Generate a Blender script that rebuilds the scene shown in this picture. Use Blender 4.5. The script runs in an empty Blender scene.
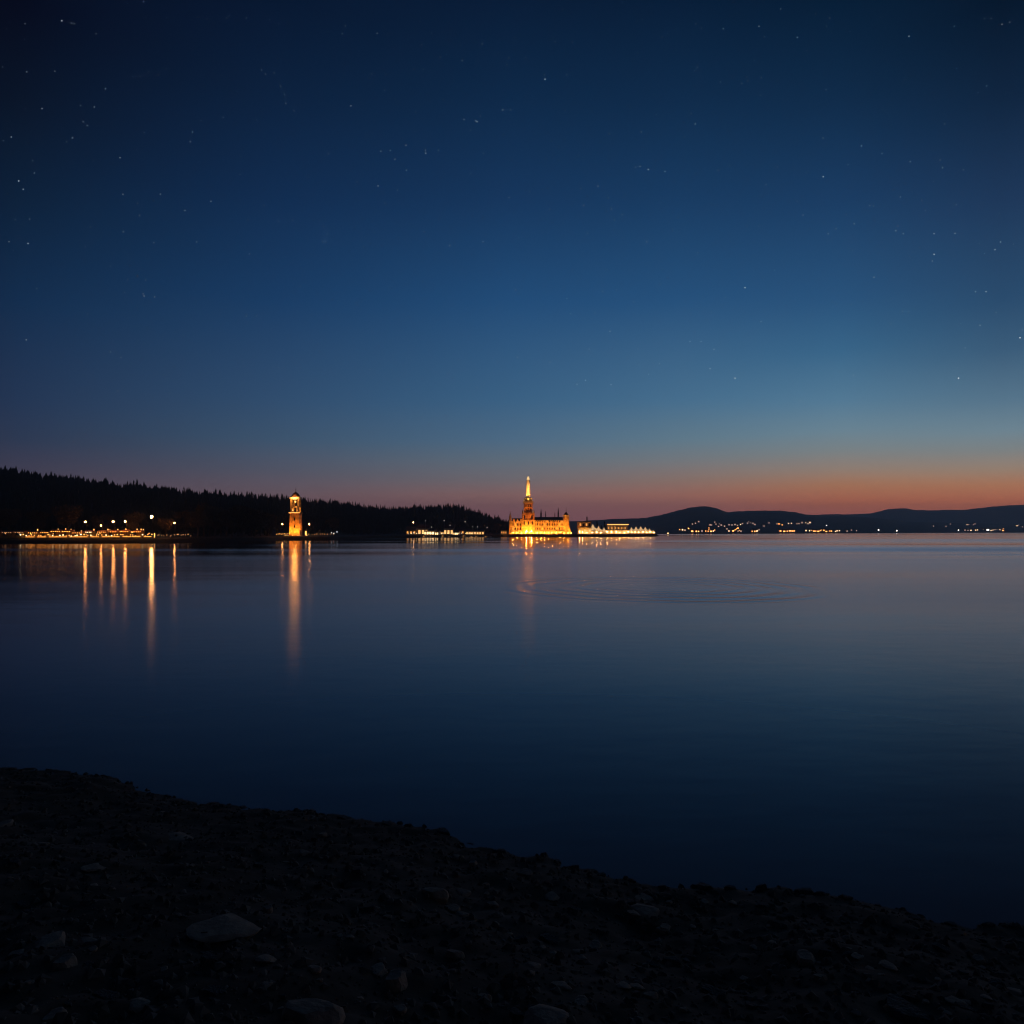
import bpy, bmesh, math, random
import numpy as np
from mathutils import Vector, Matrix, noise
random.seed(7)
S = bpy.context.scene
COL = S.collection
F, CX, HY, CH = 683.0, 512.0, 531.3, 3.2          # focal length (px), centre column, horizon row, camera height (m)
R = math.radians

# ------------------------------------------------------------------ helpers
def interp(x, pts):
    if x <= pts[0][0]: return pts[0][1]
    for a, b in zip(pts, pts[1:]):
        if x <= b[0]:
            t = (x - a[0]) / (b[0] - a[0]); return a[1] + (b[1] - a[1]) * t
    return pts[-1][1]
def sm(t, a=0.0, b=1.0):
    t = max(0.0, min(1.0, (t - a) / (b - a))); return t * t * (3 - 2 * t)
def lin(c):
    c = c / 255.0
    return c / 12.92 if c <= 0.04045 else ((c + 0.055) / 1.055) ** 2.4
def X(px, d): return (px - CX) / F * d
def Z(py, d): return CH + (HY - py) * d / F

class MB:
    def __init__(s): s.v = []; s.f = []
    def add(s, vs, fs):
        n = len(s.v); s.v += [tuple(v) for v in vs]; s.f += [tuple(i + n for i in f) for f in fs]; return s
    def box(s, x0, x1, y0, y1, z0, z1, taper=0.0):
        t = taper
        return s.add([(x0,y0,z0),(x1,y0,z0),(x1,y1,z0),(x0,y1,z0),(x0+t,y0+t,z1),(x1-t,y0+t,z1),(x1-t,y1-t,z1),(x0+t,y1-t,z1)],
                     [(3,2,1,0),(4,5,6,7),(0,1,5,4),(1,2,6,5),(2,3,7,6),(3,0,4,7)])
    def lathe(s, prof, n=12, cx=0, cy=0, rot=0.0):
        vs = []; fs = []
        for r, z in prof:
            for k in range(n):
                a = rot + 2 * math.pi * k / n; vs.append((cx + r * math.cos(a), cy + r * math.sin(a), z))
        for i in range(len(prof) - 1):
            for k in range(n):
                a, b = i * n + k, i * n + (k + 1) % n
                fs.append((a, b, b + n, a + n))
        fs.append(tuple(range(n - 1, -1, -1))); fs.append(tuple(range((len(prof) - 1) * n, len(prof) * n)))
        return s.add(vs, fs)
    def tube(s, p, q, r0, r1, n=6):
        p, q = Vector(p), Vector(q); d = (q - p).normalized()
        u = d.orthogonal().normalized(); w = d.cross(u); vs = []
        for c, r in ((p, r0), (q, r1)):
            for k in range(n):
                a = 2 * math.pi * k / n; vs.append(c + (u * math.cos(a) + w * math.sin(a)) * r)
        return s.add(vs, [(k, (k + 1) % n, (k + 1) % n + n, k + n) for k in range(n)] + [tuple(range(n - 1, -1, -1)), tuple(range(n, 2 * n))])
    def ball(s, c, r, n=8, m=6, sq=1.0):
        prof = [(max(.001, r * math.sin(math.pi * i / m)), c[2] - r * sq * math.cos(math.pi * i / m)) for i in range(m + 1)]
        return s.lathe(prof, n, c[0], c[1])
    def gable(s, x0, x1, y0, y1, z0, z1, over=0.4, along='x'):
        x0 -= over; x1 += over; y0 -= over; y1 += over
        if along == 'x':
            ym = (y0 + y1) / 2
            return s.add([(x0,y0,z0),(x1,y0,z0),(x1,y1,z0),(x0,y1,z0),(x0,ym,z1),(x1,ym,z1)], [(3,2,1,0),(0,1,5,4),(2,3,4,5),(3,0,4),(1,2,5)])
        xm = (x0 + x1) / 2
        return s.add([(x0,y0,z0),(x1,y0,z0),(x1,y1,z0),(x0,y1,z0),(xm,y0,z1),(xm,y1,z1)], [(3,2,1,0),(0,1,4),(2,3,5),(1,2,5,4),(3,0,4,5)])
    def build(s, name, mat, parent=None, smooth=False, loc=None):
        me = bpy.data.meshes.new(name); me.from_pydata(s.v, [], s.f); me.materials.append(mat)
        if smooth: me.polygons.foreach_set('use_smooth', [True] * len(me.polygons))
        o = bpy.data.objects.new(name, me); COL.objects.link(o)
        if parent: o.parent = parent
        if loc: o.location = loc
        return o
def tag(o, label=None, cat=None, group=None, kind=None):
    for k, v in (('label', label), ('category', cat), ('group', group), ('kind', kind)):
        if v: o[k] = v
    return o
def thing(name, label, cat, loc=(0, 0, 0), rz=0.0, group=None):
    o = bpy.data.objects.new(name, None); COL.objects.link(o); o.location = loc; o.rotation_euler = (0, 0, rz)
    return tag(o, label, cat, group)
def dup(o, loc=None, rz=None, label=None, scale=None, parent=None):
    c = o.copy(); COL.objects.link(c)
    if parent: c.parent = parent
    if loc is not None: c.location = loc
    if rz is not None: c.rotation_euler = (0, 0, rz)
    if scale is not None: c.scale = scale if isinstance(scale, tuple) else (scale,) * 3
    if label: c['label'] = label
    for ch in list(o.children): dup(ch, parent=c)
    return c
class Proto:                                     # the first place() moves the prototype itself, later ones copy it
    def __init__(s, make): s.make = make; s.root = None
    def place(s, loc, rz=0.0, label=None, scale=None, group=None):
        if s.root is None:
            s.root = s.make(); o = s.root; o.location = loc; o.rotation_euler = (0, 0, rz)
            if scale is not None: o.scale = scale if isinstance(scale, tuple) else (scale,) * 3
            if label: o['label'] = label
        else: o = dup(s.root, loc, rz, label, scale if scale is not None else (1, 1, 1))
        if group: o['group'] = group
        return o

# ------------------------------------------------------------------ materials
def mat(name, col, rough=0.85, var=0.0, scale=3.0, bump=0.0, col2=None, metal=0.0):
    m = bpy.data.materials.new(name); m.use_nodes = True; nt = m.node_tree; b = nt.nodes['Principled BSDF']
    b.inputs['Base Color'].default_value = (*col, 1); b.inputs['Roughness'].default_value = rough; b.inputs['Metallic'].default_value = metal
    if var or bump:
        tc = nt.nodes.new('ShaderNodeTexCoord'); n = nt.nodes.new('ShaderNodeTexNoise'); n.inputs['Scale'].default_value = scale; n.inputs['Detail'].default_value = 6
        nt.links.new(tc.outputs['Object'], n.inputs['Vector'])
        rp = nt.nodes.new('ShaderNodeValToRGB'); e = rp.color_ramp.elements; e[0].position = .3; e[1].position = .7
        c2 = col2 or tuple(min(1, c * (1 + var)) for c in col)
        e[0].color = (*[c * (1 - var * .6) for c in col], 1); e[1].color = (*c2, 1)
        nt.links.new(n.outputs['Fac'], rp.inputs['Fac']); nt.links.new(rp.outputs['Color'], b.inputs['Base Color'])
        if bump:
            bp = nt.nodes.new('ShaderNodeBump'); bp.inputs['Strength'].default_value = bump; bp.inputs['Distance'].default_value = .1
            nt.links.new(n.outputs['Fac'], bp.inputs['Height']); nt.links.new(bp.outputs['Normal'], b.inputs['Normal'])
    return m
def glow(name, col, s, sampling=None):
    m = bpy.data.materials.new(name); m.use_nodes = True; b = m.node_tree.nodes['Principled BSDF']
    b.inputs['Base Color'].default_value = (.05, .05, .05, 1)
    b.inputs['Emission Color'].default_value = (*col, 1); b.inputs['Emission Strength'].default_value = s
    if sampling: m.cycles.emission_sampling = sampling
    return m
AMBER = (1.0, .40, .08); WARM = (1.0, .60, .25); WHITE = (1.0, .84, .62); COOL = (.85, .92, 1.0)
M = dict(
    stone=mat('floodlit_sandstone', (.42, .30, .13), .9, .75, .8, .6),
    brick=mat('tower_brick', (.42, .22, .08), .9, .8, 1.1, .6),
    pale=mat('pale_render', (.55, .50, .40), .85, .2, .8),
    plaster=mat('plaster', (.35, .31, .26), .9, .25, .7),
    ochre=mat('ochre_render', (.48, .28, .09), .9, .2, .8),
    redwall=mat('red_timber', (.22, .05, .03), .8, .3, 1.0),
    slate=mat('slate_roof', (.035, .033, .035), .7, .3, 1.5),
    tile=mat('tile_roof', (.10, .04, .025), .8, .3, 1.5),
    canvas=mat('white_canvas', (.75, .72, .66), .9, .1, .8),
    metal=mat('dark_metal', (.04, .04, .045), .5, .2, 4, metal=.6),
    wood=mat('weathered_wood', (.12, .08, .05), .85, .3, 3),
    darkglass=mat('dark_glass', (.01, .012, .016), .1),
    hull=mat('white_hull', (.6, .6, .58), .4, .1, 2),
    concrete=mat('quay_concrete', (.11, .10, .09), .95, .35, .5, .3),
    bark=mat('bark', (.06, .045, .035), .95, .3, 4),
    needle=mat('conifer_needles', (.022, .032, .016), .95, .4, .5),
    leaf=mat('broad_leaves', (.085, .060, .026), .9, .5, .6),
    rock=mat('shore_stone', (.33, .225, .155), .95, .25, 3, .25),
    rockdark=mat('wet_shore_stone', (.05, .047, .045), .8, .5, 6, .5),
)
E = dict(
    lamp=glow('lamp_bulb', (1, .34, .08), 125), biglamp=glow('large_lamp_bulb', (1, .41, .11), 215),
    stall=glow('stall_bulb', (1, .29, .04), 5.0), dim=glow('dim_bulb', (1, .42, .16), 0.9),
    amber=glow('amber_window', AMBER, 1.3), warm=glow('warm_window', (1, .50, .16), 1.5), white=glow('white_window', (1, .62, .26), 3.4),
    bright=glow('bright_white_light', (1, .72, .36), 5), cool=glow('cool_white_light', COOL, 2.2), quay=glow('quay_globe', (1, .42, .12), 230), quaya=glow('amber_quay_globe', (1, .34, .05), 430),
    lantern=glow('lantern_glass', (1, .40, .09), 2.6), flood=glow('floodlight_lens', (1, .6, .18), 12),
    fa=glow('far_amber', (1, .36, .09), 5), fw=glow('far_white', (1, .62, .36), 3.6), fc=glow('far_cool', (1, .92, .85), 7), fd=glow('far_dim', (1, .62, .5), 1.0),
    bell=glow('belfry_bulb', (1, .46, .12), 3.5),
    tip=glow('spire_tip_painted_glow', (1, .66, .28), 1.1), fab=glow('marquee_painted_glow', (1, .62, .28), .68),
    weak=glow('weak_lamp_bulb', (1, .5, .2), 22), harbour=glow('added_streak_lamp', (1, .28, .05), 620),
    mast=glow('mast_lamp', (.95, .85, .6), 2),
)

# ------------------------------------------------------------------ world: dusk sky, by elevation and azimuth
HAZE, HTOP, AIR = .00030, 150.0, (.020, .022, .034)   # haze per metre, its top, and the light it adds
def sky():
    w = bpy.data.worlds.new('World'); S.world = w; w.use_nodes = True; nt = w.node_tree; N = nt.nodes; L = nt.links
    bg = N['Background']
    tc = N.new('ShaderNodeTexCoord'); sep = N.new('ShaderNodeSeparateXYZ'); L.new(tc.outputs['Generated'], sep.inputs[0])
    def m(op, a, b=None):
        n = N.new('ShaderNodeMath'); n.operation = op
        for i, v in enumerate((a, b)):
            if v is None: continue
            if isinstance(v, (int, float)): n.inputs[i].default_value = v
            else: L.new(v, n.inputs[i])
        return n.outputs[0]
    el = m('ARCSINE', sep.outputs[2]); az = m('ARCTAN2', sep.outputs[0], sep.outputs[1])
    fac = m('DIVIDE', el, R(45)); fac = m('POWER', m('MAXIMUM', fac, 0.0), 0.6)
    def ramp(px, rows):
        a = math.atan((px - CX) / F); rp = N.new('ShaderNodeValToRGB'); cr = rp.color_ramp; cr.interpolation = 'B_SPLINE' if 0 else 'CARDINAL'
        cr.interpolation = 'LINEAR'
        rows = sorted(rows, key=lambda r: -r[0]); first = True; cr.elements.remove(cr.elements[1])
        for py, c in rows:
            e = math.atan((HY - py) / F * math.cos(a)); t = (max(0, e) / R(45)) ** .6
            if first: el_ = cr.elements[0]; el_.position = t; first = False
            else: el_ = cr.elements.new(t)
            hz = HAZE * min(3900 / math.cos(a), (HTOP - CH) / max(1e-4, math.tan(e)) if e > 0 else 1e9); T = math.exp(-hz)
            el_.color = (*[max(.4 * lin(v), (lin(v) - AIR[k] * (1 - T)) / T) for k, v in enumerate(c)], 1)
        L.new(fac, rp.inputs['Fac']); return a, rp.outputs['Color']
    cols = [ramp(px, rows) for px, rows in SKY]
    out = cols[0][1]
    for (a0, c0), (a1, c1) in zip(cols, cols[1:]):
        mr = N.new('ShaderNodeMapRange'); mr.interpolation_type = 'SMOOTHSTEP' if 0 else 'LINEAR'
        L.new(az, mr.inputs['Value']); mr.inputs['From Min'].default_value = a0; mr.inputs['From Max'].default_value = a1
        mx = N.new('ShaderNodeMix'); mx.data_type = 'RGBA'; L.new(mr.outputs[0], mx.inputs['Factor']); L.new(out, mx.inputs['A']); L.new(c1, mx.inputs['B']); out = mx.outputs['Result']
    # away from the afterglow (behind and far to the sides) the sky is night blue
    mr = N.new('ShaderNodeMapRange'); mr.interpolation_type = 'SMOOTHSTEP'
    L.new(m('ABSOLUTE', m('SUBTRACT', az, R(14))), mr.inputs['Value']); mr.inputs['From Min'].default_value = R(55); mr.inputs['From Max'].default_value = R(130)
    mx = N.new('ShaderNodeMix'); mx.data_type = 'RGBA'; L.new(mr.outputs[0], mx.inputs['Factor']); L.new(out, mx.inputs['A'])
    mx.inputs['B'].default_value = (lin(9), lin(15), lin(30), 1); out = mx.outputs['Result']
    L.new(out, bg.inputs['Color']); bg.inputs['Strength'].default_value = 1.0
SKY = [
 (-60,[(0,(6,10,24)),(100,(10,18,34)),(200,(13,27,48)),(300,(22,38,62)),(400,(36,46,70)),(440,(48,52,72)),(470,(58,57,72)),(500,(66,56,68)),(531,(60,48,56))]),
 (20, [(0,(8,12,28)),(100,(12,22,40)),(200,(16,34,58)),(300,(22,46,77)),(400,(38,55,83)),(440,(47,58,81)),(470,(64,62,79)),(500,(76,64,76)),(531,(70,54,62))]),
 (280,[(0,(9,24,48)),(100,(14,34,62)),(200,(19,45,80)),(300,(27,60,99)),(400,(49,77,109)),(440,(61,83,107)),(470,(80,83,98)),(490,(93,81,90)),(505,(94,73,79)),(531,(88,60,66))]),
 (512,[(-60,(7,22,44)),(0,(10,29,55)),(100,(15,41,72)),(200,(23,54,92)),(300,(34,75,118)),(400,(58,96,130)),(440,(76,104,129)),(460,(93,106,119)),(480,(107,101,106)),(495,(122,92,91)),(512,(106,76,82)),(531,(92,66,76))]),
 (680,[(-60,(7,22,43)),(0,(9,30,56)),(100,(16,43,74)),(200,(25,59,97)),(300,(38,80,122)),(400,(70,109,140)),(440,(94,119,135)),(460,(112,117,122)),(480,(130,108,101)),(495,(138,95,86)),(512,(116,77,79)),(531,(104,68,74))]),
 (840,[(-60,(6,22,42)),(0,(8,30,54)),(100,(16,43,73)),(200,(27,60,98)),(300,(41,82,122)),(350,(56,100,135)),(400,(82,120,147)),(430,(104,130,145)),(450,(119,128,131)),(470,(141,122,110)),(485,(156,109,84)),(500,(149,90,72)),(515,(128,77,73)),(531,(114,71,74))]),
 (1000,[(0,(6,23,43)),(100,(16,37,63)),(200,(30,55,88)),(300,(42,75,108)),(350,(58,91,120)),(400,(85,115,137)),(430,(107,130,143)),(450,(122,128,129)),(470,(146,124,108)),(485,(160,110,84)),(500,(151,90,71)),(520,(130,76,72)),(531,(120,72,74))]),
]
sky()

# ------------------------------------------------------------------ stars, far out on the sky
STARS = []
def z4(ox, oy, lst):
    for x, y, b in lst: STARS.append((ox + x / 4.0, oy + y / 4.0, b))
z4(0,0,[(247,82,3),(574,6,2.4),(422,354,2),(510,13,.7),(100,94,.7),(98,157,.8),(285,91,.7),(297,94,.8),(582,70,.6),(666,70,.9),(906,71,.7),(918,62,.7),(985,71,.6),(10,267,.7),(107,286,1.1),(530,305,1),(561,306,.8),(594,286,.8),(665,274,.8),(168,433,1.3),(322,421,1),(377,427,1),(333,486,1.1),(349,501,1),(45,547,1.1),(13,562,.7),(290,550,1.6),(577,530,.8),(770,527,1.2),(761,566,1),(804,482,.6),(893,469,1.3),(480,630,1.1),(131,642,.6),(137,691,.6),(75,723,1.7),(93,756,1.2),(492,776,.7),(641,776,.7),(844,804,1),(740,841,.8),(558,861,.9),(362,908,.8),(493,926,1),(61,877,.6),(112,973,1.3),(36,966,.6),(341,985,.7),(615,970,.9),(787,967,.6),(993,878,.7),(998,1015,.7),(950,365,.6),(889,301,.6)])
z4(256,0,[(278,54,.8),(54,78,.8),(90,94,.9),(285,126,1),(345,134,1.8),(357,103,.8),(484,132,.9),(702,131,.9),(905,174,1.6),(663,178,1.1),(818,181,1),(738,228,1),(762,217,.8),(824,242,.8),(1011,230,1.1),(1003,258,1),(669,277,1),(22,279,1),(38,296,.8),(462,294,.9),(519,297,.7),(99,344,1.1),(114,377,1),(119,412,.9),(380,423,1.2),(515,361,.9),(802,349,.8),(750,398,1.1),(697,406,.7),(987,439,1.6),(1018,438,1),(832,477,1.1),(884,486,1.7),(878,482,1),(857,520,.8),(290,614,1.4),(499,604,.9),(537,601,1),(679,612,1.4),(730,600,.9),(910,612,1),(556,636,.8),(601,680,1),(858,693,1.1),(488,743,.9),(210,706,.8),(33,821,1.1),(90,885,1.5),(147,880,.7),(286,933,1),(268,966,.8),(278,966,.8),(774,982,1.6),(908,966,1.2),(671,925,.8),(1012,790,1),(473,930,.6),(566,760,.6),(2,478,.9),(600,580,.7)])
z4(512,0,[(442,8,1.2),(201,38,.9),(173,166,1.5),(241,168,.9),(13,150,.8),(54,230,.8),(132,316,2.8),(130,297,1),(219,299,.9),(845,114,2),(657,113,1.3),(622,134,1.3),(600,147,.8),(735,95,.9),(758,113,.7),(988,104,1.3),(1010,146,1),(741,269,1.6),(731,282,1),(503,212,.7),(462,297,.9),(969,241,.9),(834,327,.9),(919,333,1),(994,381,1.2),(997,310,.8),(213,441,1.3),(318,441,.6),(577,458,.8),(717,453,.8),(733,495,1.3),(389,534,.8),(157,562,.8),(210,557,.8),(353,570,.6),(266,622,1),(545,677,1.8),(612,685,1.2),(512,665,1),(494,668,.7),(344,744,.9),(276,753,.7),(70,765,1),(386,790,1),(286,821,1.5),(150,837,1.3),(397,835,.8),(441,857,1.2),(410,878,1),(302,932,1.2),(642,918,.9),(539,966,1.3),(26,950,.8),(743,1010,.8),(1016,737,1),(870,661,.7),(823,680,.6),(994,782,.6),(521,76,.8),(566,376,.7),(765,18,.6),(987,905,.6),(471,426,.6),(517,527,.5),(666,868,.6)])
z4(768,0,[(117,149,2.2),(564,144,1.8),(51,35,.8),(247,72,.8),(234,104,1),(745,104,1),(936,96,1.2),(893,73,.9),(866,73,.7),(967,88,1),(754,273,1.2),(549,317,1.2),(875,343,1),(354,293,.7),(232,358,.9),(374,583,2),(456,613,1.3),(569,646,1.5),(698,669,1.5),(221,706,2),(38,666,.9),(220,551,.7),(707,495,.6),(407,822,1),(422,824,.7),(529,787,.9),(753,818,.8),(629,841,.6),(345,894,1.3),(273,914,1.2),(241,934,1),(511,922,1.5),(541,934,1),(664,934,.8),(748,932,.8),(930,967,1.1),(908,998,1),(338,1002,.9),(665,1017,1),(781,679,.6),(140,859,.7),(462,437,.5),(615,800,.5)])
for x, y, b in [(466,75,2),(446,256,2),(7,79,1.4),(181,82,1.2),(209,79,1),(110,97,1),(117,127,1),(196,162,1.2),(243,103,.8),(11,214,1.3),(404,198,1.1),(396,237,1.3),(295,227,1.1),(147,260,1.2),(130,268,1),(198,269,1.1),(577,301,1.6),(273,248,.8),(356,183,.8),(378,183,.8),(683,250,1.2),(893,256,2.4),(1016,175,2.2),(936,150,1.2),(781,122,1.2),(793,123,.8),(844,8,1.2),(927,83,1),(948,83,1),(724,54,.9),(498,143,.8),(525,40,.7),(76,224,.8)]:
    STARS.append((512 + x / 2, 250 + y / 2, b))
rs = random.Random(5)
for i in range(170):
    STARS.append((rs.uniform(0, 1024), rs.uniform(0, 470) ** 1.0, rs.uniform(.2, .6)))
for i in range(900):      # outside the frame, for other views
    px = rs.uniform(-1400, 2400); py = rs.uniform(-900, 450)
    if -10 < px < 1034 and py > -10: continue
    STARS.append((px, py, rs.uniform(.3, 1.3)))
def stars():
    D = 14000.0; mb = MB(); sizes = []
    for px, py, b in STARS:
        d = Vector(((px - CX) / F, 1, (HY - py) / F)); c = d.normalized() * D
        fade = 1.0 if py < 380 else max(.25, 1 - (py - 380) / 120)
        r = D / F * .25 * (b ** .5) * math.sqrt(fade) * (1 + max(0, py) / 420)
        n0 = len(mb.v)
        mb.add([c + Vector(o) * r for o in ((1,0,0),(-1,0,0),(0,1,0),(0,-1,0),(0,0,1),(0,0,-1))], [(0,2,4),(2,1,4),(1,3,4),(3,0,4),(2,0,5),(1,2,5),(3,1,5),(0,3,5)])
    o = mb.build('stars', glow('starlight', (.80, .92, 1.0), .80, 'NONE'))
    o.visible_shadow = False
    tag(o, 'tiny pale stars scattered over the dusk sky', 'stars', kind='stuff')
stars()

# ------------------------------------------------------------------ water
def water():
    m = bpy.data.materials.new('lake_water'); m.use_nodes = True; nt = m.node_tree; N = nt.nodes; L = nt.links; N.remove(N['Principled BSDF'])
    b = N.new('ShaderNodeBsdfAnisotropic'); b.distribution = 'BECKMANN'; b.inputs['Color'].default_value = (.95, .94, 1, 1)
    df = N.new('ShaderNodeBsdfDiffuse'); df.inputs['Color'].default_value = (.16, .088, .070, 1)
    fr = N.new('ShaderNodeFresnel'); fr.inputs['IOR'].default_value = 1.333; mxs = N.new('ShaderNodeMixShader')
    L.new(fr.outputs[0], mxs.inputs[0]); L.new(df.outputs[0], mxs.inputs[1]); L.new(b.outputs[0], mxs.inputs[2]); L.new(mxs.outputs[0], N['Material Output'].inputs['Surface'])
    geo = N.new('ShaderNodeNewGeometry')
    def mapped(s, off=(0, 0, 0)):
        mp = N.new('ShaderNodeMapping'); mp.inputs['Scale'].default_value = s; mp.inputs['Location'].default_value = off
        L.new(geo.outputs['Position'], mp.inputs['Vector']); return mp.outputs[0]
    def nz(s, detail=2.0, off=(0, 0, 0)):
        n = N.new('ShaderNodeTexNoise'); n.inputs['Scale'].default_value = 1; n.inputs['Detail'].default_value = detail
        L.new(mapped(s, off), n.inputs['Vector']); return n.outputs['Fac']
    def m_(op, a, b_=None, c=None):
        n = N.new('ShaderNodeMath'); n.operation = op
        for i, v in enumerate((a, b_, c)):
            if v is None: continue
            if isinstance(v, (int, float)): n.inputs[i].default_value = v
            else: L.new(v, n.inputs[i])
        return n.outputs[0]
    def mr(v, a, b_, c, d, t='SMOOTHSTEP'):
        n = N.new('ShaderNodeMapRange'); n.interpolation_type = t; L.new(v, n.inputs[0])
        for i, q in enumerate((a, b_, c, d)): n.inputs[i + 1].default_value = q
        return n.outputs[0]
    sep = N.new('ShaderNodeSeparateXYZ'); L.new(geo.outputs['Position'], sep.inputs[0]); Y = sep.outputs[1]
    # roughness: calm far zone, rougher near zone, breeze patches
    patch = mr(nz((.0035, .022, 1), 3), .38, .62, 0, 1)
    base = mr(Y, 90, 190, WR_NEAR, WR_FAR)
    rough = m_('ADD', base, m_('MULTIPLY', patch, .06))
    # wake band about 120 m out
    wob = m_('MULTIPLY', nz((.008, .0, 1), 2, (3, 0, 0)), 12)
    yb = m_('ADD', Y, wob)
    band = m_('MULTIPLY', mr(yb, 112, 118, 0, 1), mr(yb, 128, 134, 1, 0))
    rough = m_('ADD', rough, m_('MULTIPLY', band, .045))
    # breeze on the open water to the right, in long streaks
    right = mr(sep.outputs[0], 20, 70, 0, 1)
    yb2 = m_('ADD', Y, m_('MULTIPLY', nz((.006, .0, 1), 3, (5, 0, 0)), 40))
    s1 = m_('MULTIPLY', mr(yb2, 110, 122, 0, 1), mr(yb2, 140, 156, 1, 0)); s2 = m_('MULTIPLY', mr(yb2, 200, 222, 0, 1), mr(yb2, 262, 290, 1, 0))
    rough = m_('ADD', rough, m_('MULTIPLY', right, m_('ADD', m_('MULTIPLY', m_('MULTIPLY', mr(Y, 55, 100, 0, 1), mr(Y, 240, 300, 1, 0)), m_('ADD', .030, m_('MULTIPLY', mr(nz((.003, .09, 1), 2, (4, 4, 0)), .42, .58, 0, 1), .05))), m_('ADD', m_('MULTIPLY', s1, .016), m_('MULTIPLY', s2, .045)))))
    rough = m_('ADD', rough, m_('MULTIPLY', m_('MULTIPLY', mr(sep.outputs[0], 110, 170, 0, 1), mr(Y, 220, 280, 0, 1)), .05))
    # water sheltered under the wooded hill lies calmer
    rough = m_('SUBTRACT', rough, m_('MULTIPLY', m_('MULTIPLY', mr(sep.outputs[0], -24, -4, 1, 0), mr(Y, 90, 160, 1, 0)), .065))
    L.new(rough, b.inputs['Roughness'])
    # height: faint swell, ripples, and rings spreading from one spot
    swell = m_('MULTIPLY', nz((.02, .06, 1), 3, (7, 2, 0)), .10)
    fine = m_('MULTIPLY', nz((.9, 1.6, 1), 3, (1, 5, 0)), .006)
    dx = m_('SUBTRACT', sep.outputs[0], X(658, 39.5)); dy = m_('SUBTRACT', Y, 39.5)
    rad = m_('SQRT', m_('ADD', m_('MULTIPLY', dx, dx), m_('MULTIPLY', dy, dy)))
    radw = m_('ADD', rad, m_('MULTIPLY', nz((.25, .25, 1), 1, (9, 9, 0)), 1.0))
    env = m_('MULTIPLY', mr(rad, 2.0, 4.5, .25, 1), mr(rad, 8.4, 10.0, 1, 0))
    ring = m_('MULTIPLY', m_('MULTIPLY', m_('SINE', m_('MULTIPLY', radw, 2 * math.pi / 1.45)), env), RING)
    h = m_('ADD', m_('ADD', swell, fine), ring)
    bp = N.new('ShaderNodeBump'); bp.inputs['Strength'].default_value = 1; bp.inputs['Distance'].default_value = 1.0
    L.new(h, bp.inputs['Height']); L.new(bp.outputs['Normal'], b.inputs['Normal'])
    ys = [-390, -60, -20, 0, 5, 10, 20, 40, 80, 160, 320, 640, 1300, 2600, 3890]
    xs = [-3390, -2000, -800, -300, -100, -30, 0, 30, 100, 300, 800, 2000, 5000, 7190]
    mb = MB(); vs = [(x, y, 0) for y in ys for x in xs]; n = len(xs)
    mb.add(vs, [(j * n + i, j * n + i + 1, (j + 1) * n + i + 1, (j + 1) * n + i) for j in range(len(ys) - 1) for i in range(n - 1)])
    tag(mb.build('water', m), kind='structure')
WR_NEAR, WR_FAR, RING = .19, .11, .018
water()

# ------------------------------------------------------------------ near shore: the bank the camera stands on
EDGE = [(-40,765),(0,767),(40,769),(80,774),(110,777),(125,782),(140,790),(170,797),(200,803),(250,808),(310,812),(345,818),(380,822),(410,826),(440,831),(470,845),(505,852),(540,858),(590,870),(640,885),(670,887),(700,887),(760,887),(820,894),(860,901),(900,911),(935,922),(1024,927),(1080,935)]
EW = sorted(((X(px, CH * F / (py - HY)), CH * F / (py - HY)) for px, py in EDGE))
EW = [(-60, 34), (-30, 19), (-14, 11.8)] + EW + [(9, 3.6), (20, .5), (60, -6)]
def bank(x, y):
    t = interp(x, EW) - y
    z = .235 * t if t > 0 else .35 * t
    if t > 7: z = 7 * .235 + (t - 7) * .05
    z = max(z, -1.6)
    w = sm(t, -.2, .8)
    z += w * (.11 * (noise.noise(Vector((x * .7, y * .7, 3))) ) + .05 * noise.noise(Vector((x * 2.1, y * 2.1, 1))))
    z += .035 * noise.noise(Vector((x * 5, y * 5, 0))) + .014 * noise.noise(Vector((x * 12, y * 12, 5)))
    return z
def hit_bank(px, py):
    dx, dz = (px - CX) / F, (HY - py) / F
    t = 1.2
    while t < 14:
        if CH + dz * t <= bank(dx * t, t): return dx * t, t
        t += .02
    return dx * t, t
def build_bank():
    xs = [-60, -45, -32, -24, -18, -14, -12, -10.5] + [-9.4 + .045 * i for i in range(int((6.4 + 9.4) / .045))] + [7, 8, 9.5, 12, 16, 22, 32, 45, 60]
    ys = [-40, -25, -15, -8, -4, -1.5, 0, .8] + [1.4 + .045 * i for i in range(int((11 - 1.4) / .045))] + [11.5, 12.5, 14, 17, 22, 30, 38]
    mb = MB(); n = len(xs); mb.v = [(x, y, bank(x, y)) for y in ys for x in xs]
    mb.f = [(j * n + i, j * n + i + 1, (j + 1) * n + i + 1, (j + 1) * n + i) for j in range(len(ys) - 1) for i in range(n - 1)]
    m = mat('bank_soil', (.046, .028, .017), .95, .5, 1.3, .8, col2=(.090, .062, .042))
    tag(mb.build('shore_ground', m, smooth=True), kind='structure')
build_bank()
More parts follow.
